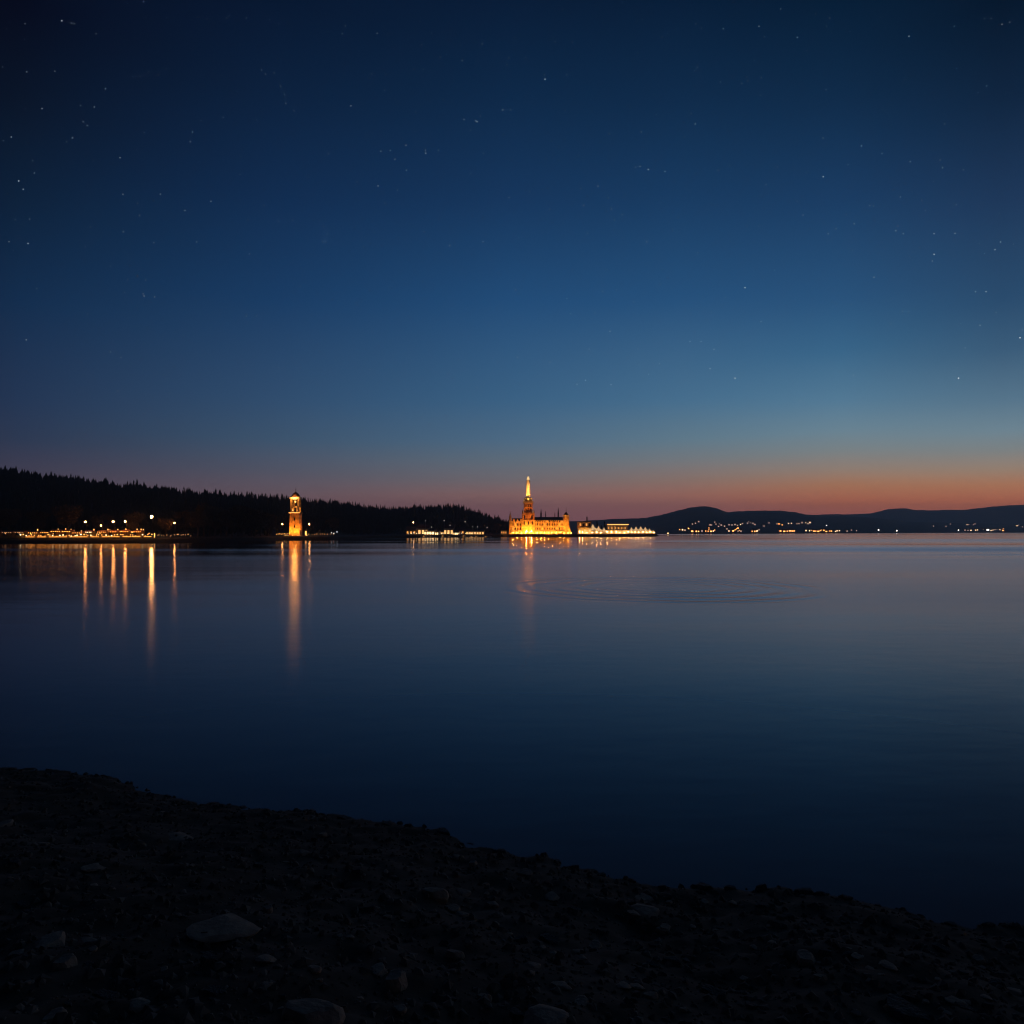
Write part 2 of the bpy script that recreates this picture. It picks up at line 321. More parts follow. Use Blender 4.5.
def rock_mesh(seed, flat=.6):
    bm = bmesh.new(); bmesh.ops.create_icosphere(bm, subdivisions=3, radius=1)
    r = random.Random(seed); off = Vector((seed * 3.1, seed * 1.7, 0)); planes = []
    planes.append((Vector((r.uniform(-.15, .15), r.uniform(-.15, .15), 1)).normalized(), r.uniform(.42, .6)))
    for _ in range(13):
        planes.append((Vector((r.uniform(-1, 1), r.uniform(-1, 1), r.uniform(-.4, .7))).normalized(), r.uniform(.5, .82)))
    for v in bm.verts:
        for n_, d in planes:
            k = v.co.dot(n_) - d
            if k > 0: v.co -= n_ * k * .97
        v.co *= 1 + .08 * noise.noise(v.co * 1.4 + off) + .04 * noise.noise(v.co * 5 + off)
        v.co.z *= flat
    me = bpy.data.meshes.new('stone'); bm.to_mesh(me); bm.free()
    return me
ROCKS = [rock_mesh(i, f) for i, f in enumerate((.6, .75, .5, .85, .65, .35))]
for k, me in enumerate(ROCKS): me.materials.append(M['rock'])
ROCKSD = [rock_mesh(i + 20, f) for i, f in enumerate((.7, .85, .6))]
for me in ROCKSD: me.materials.append(M['rockdark'])
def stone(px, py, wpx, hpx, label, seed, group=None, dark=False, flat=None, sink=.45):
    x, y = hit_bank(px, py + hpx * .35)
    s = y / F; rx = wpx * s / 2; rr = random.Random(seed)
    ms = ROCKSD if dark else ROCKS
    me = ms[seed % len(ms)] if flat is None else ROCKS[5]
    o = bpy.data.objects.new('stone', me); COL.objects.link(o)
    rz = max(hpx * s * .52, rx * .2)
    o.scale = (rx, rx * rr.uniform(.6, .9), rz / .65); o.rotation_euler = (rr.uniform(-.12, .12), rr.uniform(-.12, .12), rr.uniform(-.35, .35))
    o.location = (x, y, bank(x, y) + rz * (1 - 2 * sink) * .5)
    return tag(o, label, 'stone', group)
NAMED = [
 (305,1005,80,38,'large pale boulder cut by the bottom edge, left of the middle',1),
 (222,924,86,20,'long flat slab of stone with a dark hollow beneath it',5),
 (50,934,38,28,'pale rounded rock near the left edge, above a paler twin',2),
 (66,958,30,22,'squat rock just below the pale rounded rock near the left edge',3),
 (268,907,14,16,'small upright stone beside the right end of the long slab',4),
 (175,835,42,9,'flat low stone near the waterline on the left',5),
 (94,865,30,8,'thin flat stone halfway up the bank on the left',5),
 (5,821,20,10,'light stone cut by the left edge of the bank',2),
 (136,1005,28,12,'flat stone near the bottom left of the bank',0),
 (315,838,9,9,'small dark upright stone standing alone near the waterline',7),
 (431,889,36,20,'pale angular stone leaning on a smaller one, centre left',1),
 (452,906,24,12,'smaller pale stone resting below the pale angular stone',4),
 (457,855,16,12,'left one of two touching stones just under the waterline',0),
 (473,861,13,12,'right one of two touching stones just under the waterline',3),
 (551,894,20,9,'low stone alone between the centre and the stacked pair',2),
 (645,896,30,9,'light flat stone lying on top of a broader dull stone',5),
 (643,909,38,14,'broad dull stone under the light flat stone',0),
 (662,928,16,11,'small stone just below the stacked pair on the right',4),
 (396,975,32,36,'tall jagged stone near the bottom, centre left',3),
 (378,966,24,18,'rounded stone behind the left shoulder of the tall jagged stone',2),
 (482,995,20,14,'small rounded stone by the bottom edge, near the middle',1),
 (545,1014,56,26,'wide boulder cut by the bottom edge near the middle',0),
 (400,1008,20,12,'dull stone low in the hollow under the tall jagged stone',4),
 (704,900,12,7,'light stone close to the waterline, right of the middle',2),
 (858,955,22,9,'flat stone on the right half of the bank',5),
 (818,976,18,9,'small flat stone below the flat stone on the right',1),
 (906,1010,60,22,'broad dark boulder cut by the bottom right of the bank',6),
]
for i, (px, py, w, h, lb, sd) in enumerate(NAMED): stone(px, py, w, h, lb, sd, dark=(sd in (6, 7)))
rr = random.Random(11)
for px, h, w in [(345,8,14),(405,9,13),(442,10,18),(392,6,12),(470,6,10),(556,9,16),(580,10,20),(728,12,16),(762,11,14),(776,6,14),(800,11,20),(845,9,14),(875,8,8),(920,12,24),(100,4,10),(125,5,12),(165,5,11),(250,5,18),(300,5,14),(605,7,14),(626,6,12),(668,7,12),(700,8,16),(690,5,9),(818,6,12),(955,7,16),(985,6,16),(1010,6,18),(520,5,12),(500,6,14),(225,5,12)]:
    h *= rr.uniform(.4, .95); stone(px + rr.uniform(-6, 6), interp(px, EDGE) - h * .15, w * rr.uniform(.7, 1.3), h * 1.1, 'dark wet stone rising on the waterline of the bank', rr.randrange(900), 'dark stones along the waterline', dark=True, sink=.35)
for i in range(170):
    px = rr.uniform(5, 1019); e = interp(px, EDGE) + 12; py = e + (1015 - e) * rr.random() ** .9; k = 6 + 14 * rr.random() ** 2.5
    k *= .7 + .6 * (py - 770) / 250
    stone(px, py, k * 1.3, k * .7, 'small dull stone half sunk in the dark gravel of the bank', rr.randrange(900), 'small stones strewn over the bank', dark=rr.random() < .35)
def gravel():
    mb = MB(); r = random.Random(3)
    for i in range(26000):
        y = 1.6 + (11 - 1.6) * r.random(); x = r.uniform(-.85 * y - .6, .85 * y + .6); e = interp(x, EW)
        if y > e + .05: continue
        s = .008 + .038 * r.random() ** 3.5; z = bank(x, y); a = r.uniform(0, 6.3); ca, sa = math.cos(a) * s, math.sin(a) * s; hh = s * r.uniform(.4, .9)
        j = [r.uniform(.7, 1.2) for _ in range(5)]
        mb.add([(x + ca * j[0], y + sa * j[0], z), (x - sa * j[1], y + ca * j[1], z), (x - ca * j[2], y - sa * j[2], z), (x + sa * j[3], y - ca * j[3], z),
                (x + ca * .4, y + sa * .4, z + hh), (x - ca * .5, y - sa * .3, z + hh * j[4])],
               [(0,1,4),(1,5,4),(1,2,5),(2,3,5),(3,4,5),(3,0,4)])
    tag(mb.build('gravel', mat('gravel_stones', (.055, .048, .042), .9, .6, 4, 0, col2=(.17, .14, .11))), 'dark gravel and grit covering the near bank', 'gravel', kind='stuff')
gravel()

# ------------------------------------------------------------------ left land, wooded hill, castle point and quay
SH = [(-1400,150),(-300,168),(0,182),(90,187),(150,192),(180,203),(230,216),(265,232),(282,258),(330,264),(348,290),(365,318),(400,345),(450,362),(500,385),(509,396),(575,398),(600,402),(630,415),(655,434),(664,448)]
RIDGE = [(-1400,455),(-200,462),(0,471),(40,476),(70,480),(100,484),(130,487),(165,491),(200,494),(250,497),(300,500),(340,504),(380,509),(400,509.5),(430,507),(452,507),(470,510),(490,516),(509,520),(540,526),(575,530),(664,531)]
def shd(px): return interp(px, SH)
def rdg(px): return shd(px) + interp(px, [(-400, 240), (300, 230), (400, 160), (520, 120), (664, 90)])
def land(x, y):
    px = CX + F * x / y; ds = shd(px); t = y - ds; Rr = rdg(px) - ds
    z = -1.0 + 2.1 * sm(t, -2.5, 1.0) + .3 * sm(t, 1, 6)
    zr = max(1.4, Z(interp(px, RIDGE), rdg(px)) - 6.6 + 1.6 * noise.noise(Vector((px * .045, 3, 0))) + 1.0 * noise.noise(Vector((px * .13, 7, 0))))
    flat = interp(px, [(-100, 45), (160, 45), (200, 20), (270, 25), (300, 40), (400, 45), (520, 60)])
    u = (t - flat) / (Rr - flat)
    if u > 0: z += (zr - 1.4) * (sm(min(1, u)) * .75 + .25 * min(1, u))
    if t > Rr: z -= (zr - 1.4) * .5 * sm(t, Rr + 20, Rr + 300)
    if u > 0: z += 1.2 * noise.noise(Vector((x * .02, y * .02, 0))) * min(1, u * 4)
    if px > 655: z -= 2.6 * sm(px, 655, 662)
    return z
def build_land():
    pxs = list(range(-1400, -40, 20)) + list(range(-40, 660, 4)) + [660, 664, 668]
    ts = [-4, -2.5, -1.5, -.7, 0, 1, 2, 4, 6, 10, 15, 20, 25, 30, 36, 42, 48, 55, 62, 70, 80, 90, 100, 112, 125, 140, 155, 170, 185, 200, 212, 222, 232, 242, 255, 270, 290, 320, 360, 420, 520]
    mb = MB(); n = len(pxs)
    for t in ts:
        for px in pxs:
            y = shd(px) + t * (1 if px < 520 else max(.25, 1 - (px - 520) / 180)); x = X(px, y); mb.v.append((x, y, land(x, y)))
    mb.f = [(j * n + i, j * n + i + 1, (j + 1) * n + i + 1, (j + 1) * n + i) for j in range(len(ts) - 1) for i in range(n - 1)]
    tag(mb.build('wooded_hill', mat('hill_ground', (.022, .019, .014), .95, .4, .1, 0), smooth=True), kind='structure')
build_land()
def P(px, back, dz=0.0):                         # a point on the left land, "back" metres behind its waterline
    y = shd(px) + back; x = X(px, y); return (x, y, land(x, y) + dz)

def conifer_geo(mb, x, y, z, h, r, rnd, tiers=6, n=7):
    mb.add([(x-.12*r,y-.1*r,z-.5),(x+.12*r,y-.1*r,z-.5),(x,y+.14*r,z-.5),(x,y,z+h*.6)], [(0,1,3),(1,2,3),(2,0,3)])
    for i in range(tiers):
        f0 = .12 + .80 * i / tiers; zt = z + h * min(1, f0 + 1.9 / tiers * (1 - .2 * rnd.random())); rb = r * (1 - f0) ** .85 * rnd.uniform(.8, 1.2)
        zb = z + h * f0; a0 = rnd.uniform(0, 6.3); k0 = len(mb.v); cx = x + rnd.uniform(-.06, .06) * r; cy = y + rnd.uniform(-.06, .06) * r
        vs = [(cx, cy, zt)]; m2 = 2 * n
        for k in range(m2):
            q = (rb * rnd.uniform(.75, 1.15)) if k % 2 == 0 else rb * rnd.uniform(.25, .45)
            a = a0 + 2 * math.pi * k / m2; vs.append((cx + q * math.cos(a), cy + q * math.sin(a), zb - (.06 * h * rnd.random() if k % 2 == 0 else -.03 * h)))
        mb.add(vs, [(0, 1 + k, 1 + (k + 1) % m2) for k in range(m2)])
def forest():
    r = random.Random(21); mb = MB(); cnt = 0
    def put(px, t, hmin=7, hmax=12):
        x, y, z = P(px, t); q = r.random(); h = r.uniform(hmin, hmax) * (.8 if q > .7 else 1); conifer_geo(mb, x, y, z, h, h * (r.uniform(.30, .42) if q > .7 else r.uniform(.16, .24)), r, 4 if q > .7 else 5, 5)
    for i in range(3300):
        px = r.uniform(-90, 548); fl = interp(px, [(-100, 50), (160, 50), (200, 24), (270, 28), (300, 42), (400, 48), (520, 60)]); Rr = rdg(px) - shd(px)
        if px > 500 and r.random() > (560 - px) / 60: continue
        t = fl + (Rr + 14 - fl) * r.random()
        put(px, t, 6.0 if px < 505 else 4, 9.5 if px < 490 else 7)
    for i in range(1500):
        px = r.uniform(-90, 520); put(px, rdg(px) - shd(px) + r.uniform(-10, 8), 5.5, 9.8 if px < 490 else 7)
    for i in range(1500):
        px = -90 - 1300 * r.random() ** 1.3; put(px, 50 + 200 * r.random())
    tag(mb.build('forest', M['needle']), 'dark conifer forest covering the hill behind the left shore', 'forest', kind='stuff')
forest()
def mk_conifer(seed):
    def f():
        t = thing('pine_tree', 'dark pointed conifer standing out against the sky on the wooded ridge', 'tree', group='conifers along the ridge of the left hill')
        r = random.Random(seed); mb = MB().tube((0, 0, -.6), (0, 0, 8), .22, .05, 6); mb.build('trunk', M['bark'], t)
        c = MB(); conifer_geo(c, 0, 0, 0, 11, 2.2, r, 9, 8); c.v = c.v[4:]; c.f = [tuple(i - 4 for i in q) for q in c.f[3:]]
        c.build('crown', M['needle'], t); return t
    return f
CON = [Proto(mk_conifer(i)) for i in range(4)]
r = random.Random(4)
for i in range(95):
    px = 2 + i * 5.3 + r.uniform(-2, 2); back = rdg(px) - shd(px) + r.uniform(-6, 3); s = r.uniform(.74, .98) * (1 if px < 480 else .8)
    CON[i % 4].place(P(px, back, -.2), r.uniform(0, 6), None, s)
for px, s, lb in [(16, 1.0, 'tall dark conifer rising above the ridge near the left edge'), (137, 1.08, 'tallest twin topped conifer on the ridge, above the brightest street lamp'), (144, 1.0, 'second tall conifer just right of the tallest one on the ridge')]:
    o = CON[1].place(P(px, rdg(px) - shd(px), -.2), 0, lb, s)
    del o['group']

def mk_broad(seed, h=10.0, w=4.2):
    def f():
        t = thing('broadleaf_tree', '', 'tree'); r = random.Random(seed)
        tb = MB().tube((0, 0, -.5), (.1, 0, h * .45), .26, .16, 7)
        cl = []
        for k in range(9):
            a = r.uniform(0, 6.3); q = r.uniform(.2, .75) * w; p = (q * math.cos(a), q * math.sin(a), h * r.uniform(.38, .86)); cl.append((p, r.uniform(.28, .46) * w))
            tb.tube((.05, 0, h * r.uniform(.2, .42)), p, .11, .03, 5)
        cl.append(((0, 0, h * .82), w * .42)); tb.build('trunk', M['bark'], t)
        c = MB()
        for p, q in cl:
            for _ in range(int(150 * (q / 1.5) ** 2)):
                d = Vector((r.gauss(0, 1), r.gauss(0, 1), r.gauss(0, 1))).normalized() * q * r.uniform(.45, 1.08); d.z *= .8; o = Vector(p) + d
                u = Vector((r.gauss(0, 1), r.gauss(0, 1), r.gauss(0, 1))).normalized() * .26; v = u.orthogonal().normalized() * .2
                c.add([o - u, o - v, o + u, o + v], [(0, 1, 2, 3)])
        c.build('crown', M['leaf'], t); return t
    return f
BRD = [Proto(mk_broad(i + 50)) for i in range(3)]
for i, (px, back, s, lb) in enumerate([
  (68, 14, 1.0, 'brown lit broadleaf tree left of the first street lamp'), (104, 20, .75, 'broadleaf tree between the first and second street lamps'),
  (136, 16, .8, 'broadleaf tree just left of the brightest street lamp'), (166, 12, .62, 'low broadleaf tree right of the brightest street lamp'), (186, 14, .9, 'broadleaf tree by the last small street lamp'),
  (36, 22, .85, 'dim broadleaf tree behind the left end of the stalls'), (8, 20, .9, 'dark broadleaf tree at the left edge behind the stalls'),
  (251, 16, 1.05, 'faintly reddish broadleaf tree in the dark grove, left of the bell tower'), (243, 8, .8, 'low faintly lit tree in front of the reddish tree'),
  (334, 16, .8, 'broadleaf tree right of the bell tower lamps'), (268, 20, .9, 'dark broadleaf tree just left of the bell tower lamp'), (412, 14, .8, 'lit tree at the left end of the marina'),
  (450, 16, .7, 'tree behind the middle marina house'), (497, 12, .7, 'dark tree between marina and castle')]):
    o = BRD[i % 3].place(P(px, back), i * 1.1, lb, s)
for i in range(13):
    px = 198 + i * 5.7; BRD[i % 3].place(P(px, 6 + (i * 7) % 17), i * 2.3, 'black broadleaf tree in the unlit grove on the shore', .85 + .06 * ((i * 5) % 6), 'grove on the dark shore')

# street lamps
def mk_lamp(h=4.6, rb=.21, em='lamp'):
    def f():
        t = thing('street_lamp', '', 'street lamp')
        MB().lathe([(.11, -.3), (.10, .5), (.06, .55), (.045, h)], 8).build('pole', M['metal'], t)
        MB().tube((0, 0, h - .05), (0, -.7, h + .12), .035, .03, 6).build('arm', M['metal'], t)
        hd = MB().lathe([(.05, h + .22), (.30, h + .10), (.34, h + .02)], 10, 0, -.7).build('lamp_head', M['metal'], t)
        MB().ball((0, -.7, h - rb * .6), rb, 10, 8).build('bulb', E[em], t, True); return t
    return f
LAMP = Proto(mk_lamp()); BIG = Proto(mk_lamp(4.9, .30, 'biglamp')); SMALL = Proto(mk_lamp(3.4, .15, 'lamp'))
def lamp(pr, px, py, back, h, lb):
    x, y, z = P(px, back); zt = Z(py, y - .7); x = X(px, y - .7)
    pr.place((x, y, z), 0, lb, (1, 1, (zt - z) / h))
lamp(LAMP, 85.3, 522, 6, 4.4, 'first street lamp from the left on the stall embankment')
lamp(SMALL, 101, 525.5, 6, 3.3, 'small weak street lamp between the first lamp and the close pair')
lamp(LAMP, 113.3, 521.8, 6, 4.4, 'left lamp of the close pair on the stall embankment')
lamp(LAMP, 125.2, 521.6, 6, 4.4, 'right lamp of the close pair on the stall embankment')
lamp(BIG, 151.6, 517, 6, 4.65, 'brightest street lamp, at the right end of the stalls')
lamp(SMALL, 174.5, 523, 9, 3.3, 'small street lamp right of the brightest one')
lamp(SMALL, 282.3, 524, 5, 3.3, 'street lamp left of the floodlit bell tower')
lamp(SMALL, 309.3, 524, 5, 3.3, 'street lamp right of the floodlit bell tower')

# market stalls along the left embankment
def mk_stall(em):
    def f():
        t = thing('market_stall', '', 'market stall', group='lit stalls along the left embankment')
        for sx in (-1.25, 1.25):
            for sy in (-.8, .8): MB().box(sx - .04, sx + .04, sy - .04, sy + .04, 0, 2.0).build('post', M['wood'], t)
        MB().gable(-1.3, 1.3, -.85, .85, 2.0, 2.45, .12).build('canopy', M['redwall'], t)
        MB().box(-1.2, 1.2, -.85, -.45, 0, .85).build('counter', M['ochre'], t)
        MB().box(-1.2, 1.2, .72, .78, 0, 1.95).build('back_panel', M['ochre'], t)
        g = MB()
        for k in range(5): g.ball((-1.1 + k * .55, -.9, 1.86), .11, 6, 4)
        g.build('bulb_string', E[em], t); return t
    return f
ST = {k: Proto(mk_stall(k)) for k in ('stall', 'bright', 'dim')}
r = random.Random(9); px = -14
while px < 146:
    k = 'dim' if px < 22 else ('bright' if r.random() < .13 else 'stall')
    lb = {'dim': 'dim stall in the unlit left end of the embankment row', 'stall': 'stall hung with amber bulbs in the embankment row', 'bright': 'stall with whiter, brighter bulbs in the embankment row'}[k]
    ST[k].place(P(px, 4.5 + r.uniform(-.6, .8)), r.uniform(-.12, .12), lb, (r.uniform(.9, 1.1), 1, r.uniform(.72, 1.0)))
    px += r.uniform(10.6, 13.5)
# handrail added to draw the continuous bright line before the stalls, in lengths
def mk_rail():
    t = thing('added_light_rail', '', 'handrail')
    for k in range(5): MB().box(-4 + 2 * k - .03, -4 + 2 * k + .03, -.03, .03, -.3, .60).build('post', M['metal'], t)
    MB().box(-4.05, 4.05, -.05, .05, .603, .66).build('rail', M['metal'], t)
    MB().box(-4.0, 4.0, -.035, .035, .50, .600).build('light_strip', E['rail'], t); return t
E['rail'] = glow('added_rail_glow', (1, .34, .05), 3.6)
RAIL = Proto(mk_rail)
for i in range(12):
    px = 30 + i * 10.6 + (i * 37 % 5) * .5
    x0, y0, _ = P(px - 4.2, 1.9); x1, y1, _ = P(px + 4.2, 1.9)
    RAIL.place(P(px, 1.9), math.atan2(y1 - y0, x1 - x0), 'length of added rail drawing a glowing amber line before the stalls', ((x1 - x0) / 8 * 1.1, 1, 1), 'added light line before the stalls')
# pavement lanterns
def mk_lantern(em, h=.8, rb=.13):
    def f():
        t = thing('garden_lantern', '', 'lantern')
        MB().lathe([(.07, -.2), (.05, .1), (.04, h)], 6).build('post', M['metal'], t)
        MB().ball((0, 0, h + rb * .8), rb, 8, 6).build('globe', E[em], t, True)
        MB().lathe([(rb * 1.1, h + rb * 1.7), (.02, h + rb * 2.3)], 8).build('cap', M['metal'], t); return t
    return f
LN = Proto(mk_lantern('lantern')); LNB = Proto(mk_lantern('stallb' if 0 else 'bright')); LNC = Proto(mk_lantern('cool', 1.0, .15)); LND = Proto(mk_lantern('dim', .7, .15))
for i in range(44):
    px = 20 + i * 3.05 + r.uniform(-.9, .9)
    (LNB if r.random() < .2 else LN).place(P(px, 2.6 + r.uniform(-.4, .5)), 0, 'low amber lantern on the pavement in front of the stalls', r.uniform(.7, 1.3), 'pavement lanterns before the stalls')
for i in range(40):
    px = 4 + i * 3.7 + r.uniform(-1.5, 1.5)
    (LN if px > 30 else LND).place(P(px, 9 + r.uniform(-1, 5)), 0, 'garden lantern glowing behind the stalls', (1, 1, r.uniform(1.0, 2.6)), 'garden lanterns behind the stalls')
for i in range(16):
    px = 155 + i * 2.4 + r.uniform(-1, 1)
    LND.place(P(px, 4 + r.uniform(-1, 5)), 0, 'dim lantern on the dark shore right of the brightest street lamp', r.uniform(.6, 1.1), 'dim lanterns right of the stalls')
def mk_pillar():
    t = thing('light_pillar', '', 'light pillar'); MB().box(-.2, .2, -.2, .2, 0, .3).build('base', M['concrete'], t)
    MB().box(-.13, .13, -.13, .13, .3, 2.0).build('tube', E['lantern'], t); MB().box(-.2, .2, -.2, .2, 2.0, 2.1).build('cap', M['metal'], t); return t
PIL = Proto(mk_pillar)
PIL.place(P(154.5, 3.0), 0, 'thin glowing pillar just right of the last lit stall', (.6, .6, .75))
PIL.place(P(305.8, 5.0), 0, 'glowing pillar at the right foot of the bell tower', (1.6, 1.6, .95))
for i in range(9):
    px = 276.5 + i * 1.6
    LN.place(P(px, 3 + (i % 3)), 0, 'low lantern at the left foot of the bell tower', 1.0, 'lanterns at the left foot of the bell tower')
for i in range(10):
    px = 309 + i * 2.7 + r.uniform(-.5, .5)
    (LND if i % 3 else LN).place(P(px, 4 + r.uniform(-1, 3)), 0, 'low lantern along the path right of the bell tower', r.uniform(.7, 1.1), 'lanterns right of the bell tower')
for px, dz in [(331.5, .2), (334, .0), (337, .5)]:
    LNC.place(P(px, 4), 0, 'white lantern in the small bright cluster right of the bell tower', (1, 1, 1 + dz), 'white lanterns right of the bell tower')

def flood(parent_loc, aim, power, label, group, spread=100, col=(1, .36, .04), size=.25):
    t = thing('floodlight', label, 'floodlight', parent_loc, 0, group)
    MB().box(-.16, .16, -.12, .12, -.05, .16).build('housing', M['metal'], t)
    MB().box(-.13, .13, -.09, .09, .16, .19).build('lens', E['flood'], t)
    ld = bpy.data.lights.new('flood_beam', 'SPOT'); ld.energy = power; ld.color = col; ld.spot_size = R(spread); ld.spot_blend = .7; ld.shadow_soft_size = size
    lo = bpy.data.objects.new('flood_beam', ld); COL.objects.link(lo); lo.parent = t; lo.location = (0, 0, .32)
    lo.rotation_euler = (Vector(aim) - Vector(parent_loc)).to_track_quat('-Z', 'Y').to_euler()
    return t

# ------------------------------------------------------------------ bell tower (about 19 m)
def bell_tower():
    x, y, z0 = P(295.8, 7); u = y / F
    zz = lambda py: Z(py, y) - z0
    t = thing('bell_tower', 'floodlit orange brick bell tower with an open belfry and small dome', 'tower', (x, y, z0), R(2))
    w0, w1 = 5.2 * u, 4.55 * u
    zl = zz(513.3); zb = zz(499.5)
    MB().add([(-w0,-w0,-.4),(w0,-w0,-.4),(w0,w0,-.4),(-w0,w0,-.4),(-w1,-w1,zl),(w1,-w1,zl),(w1,w1,zl),(-w1,w1,zl)], [(3,2,1,0),(4,5,6,7),(0,1,5,4),(1,2,6,5),(2,3,7,6),(3,0,4,7)]).build('shaft', M['brick'], t)
    g = MB().box(-w1-.4, w1+.4, -w1-.4, w1+.4, zl + .003, zl + .3); g.build('gallery', M['stone'], t)
    MB().box(-w1 - .35, w1 + .35, -w1 - .46, -w1 - .403, zl + .05, zl + .26).build('light_strip', E['lantern'], t)
    b = MB(); wb = w1 * .94
    for sx in (-1, 1):
        for sy in (-1, 1):
            cx, cy = sx * (wb - .32), sy * (wb - .32); b.box(cx - .3, cx + .3, cy - .3, cy + .3, zl + .303, zb)
    for sy in (-1, 1): b.box(-.1, .1, sy * (wb - .3) - .1, sy * (wb - .3) + .1, zl + .303, zb)
    b.build('belfry', M['stone'], t)
    MB().box(-wb + .06, wb - .06, -wb + .06, wb - .06, (zl + zb) / 2 - .2, (zl + zb) / 2 + .05).build('mid_cornice', M['stone'], t)
    MB().box(-w1 - .1, w1 + .1, -w1 - .1, w1 + .1, zb + .003, zb + .9).build('cornice', M['pale'], t)
    d = MB().lathe([(w1 * .98, zb + .905), (w1 * .9, zb + 1.4), (w1 * .62, zb + 2.2), (w1 * .3, zb + 2.7), (.12, zb + 2.95), (.1, zb + 3.5)], 16).build('dome', M['tile'], t, True)
    MB().lathe([(.05, zb + 3.503), (.16, zb + 3.9), (.04, zb + 4.1), (.03, zb + 5.0)], 8).build('finial', M['metal'], d)
    MB().lathe([(.62, zl + 2.9), (.6, zl + 3.05), (.42, zl + 3.4), (.3, zl + 4.1), (.1, zl + 4.3)], 14).build('bell', M['metal'], t, True)
    MB().ball((0, -.8, zl + 4.5), .38, 8, 6).build('belfry_lamp', E['bell'], t)
    for k in (-1, 1): MB().ball((k * .9, -.9, zl + 1.2), .2, 8, 6).build('belfry_lamp', E['bell'], t)
    win = None
    for zc in (3.2, 6.0):
        for k in (0,):
            MB().box(k - .22, k + .22, -w0 * .99, -w1 - .05 + 0, zc, zc + .9).build('window', M['darkglass'], t)
    for i, (dx, dy) in enumerate([(-2.6, -3.6), (0, -4.1), (2.6, -3.6), (-4.3, 0), (4.3, 0)]):
        flood((x + dx, y + dy, z0 + .1), (x + dx * .4, y - .4, z0 + 6.5), 1500, 'floodlight on the ground at the foot of the bell tower', 'floodlights round the bell tower', 95, (1, .34, .04))
    for dx in (-1.9, 0, 1.9):
        flood((x + dx, y - 3.6, z0 + .1), (x + dx * .8, y - 2, z0 + 1.4), 420, 'small floodlight close against the front foot of the bell tower', 'small floodlights before the bell tower', 120, (1, .40, .05))
    ld = bpy.data.lights.new('belfry_glow', 'POINT'); ld.energy = 260; ld.color = (1, .38, .07); ld.shadow_soft_size = .3
    lo = bpy.data.objects.new('belfry_glow', ld); COL.objects.link(lo); lo.parent = t; lo.location = (0, 0, zl + 2.2)
    ld2 = bpy.data.lights.new('cornice_glow', 'POINT'); ld2.energy = 700; ld2.color = (1, .40, .08); ld2.shadow_soft_size = .2
    lo = bpy.data.objects.new('cornice_glow', ld2); COL.objects.link(lo); lo.parent = t; lo.location = (0, -w1 - 1.0, zb + .6)
bell_tower()

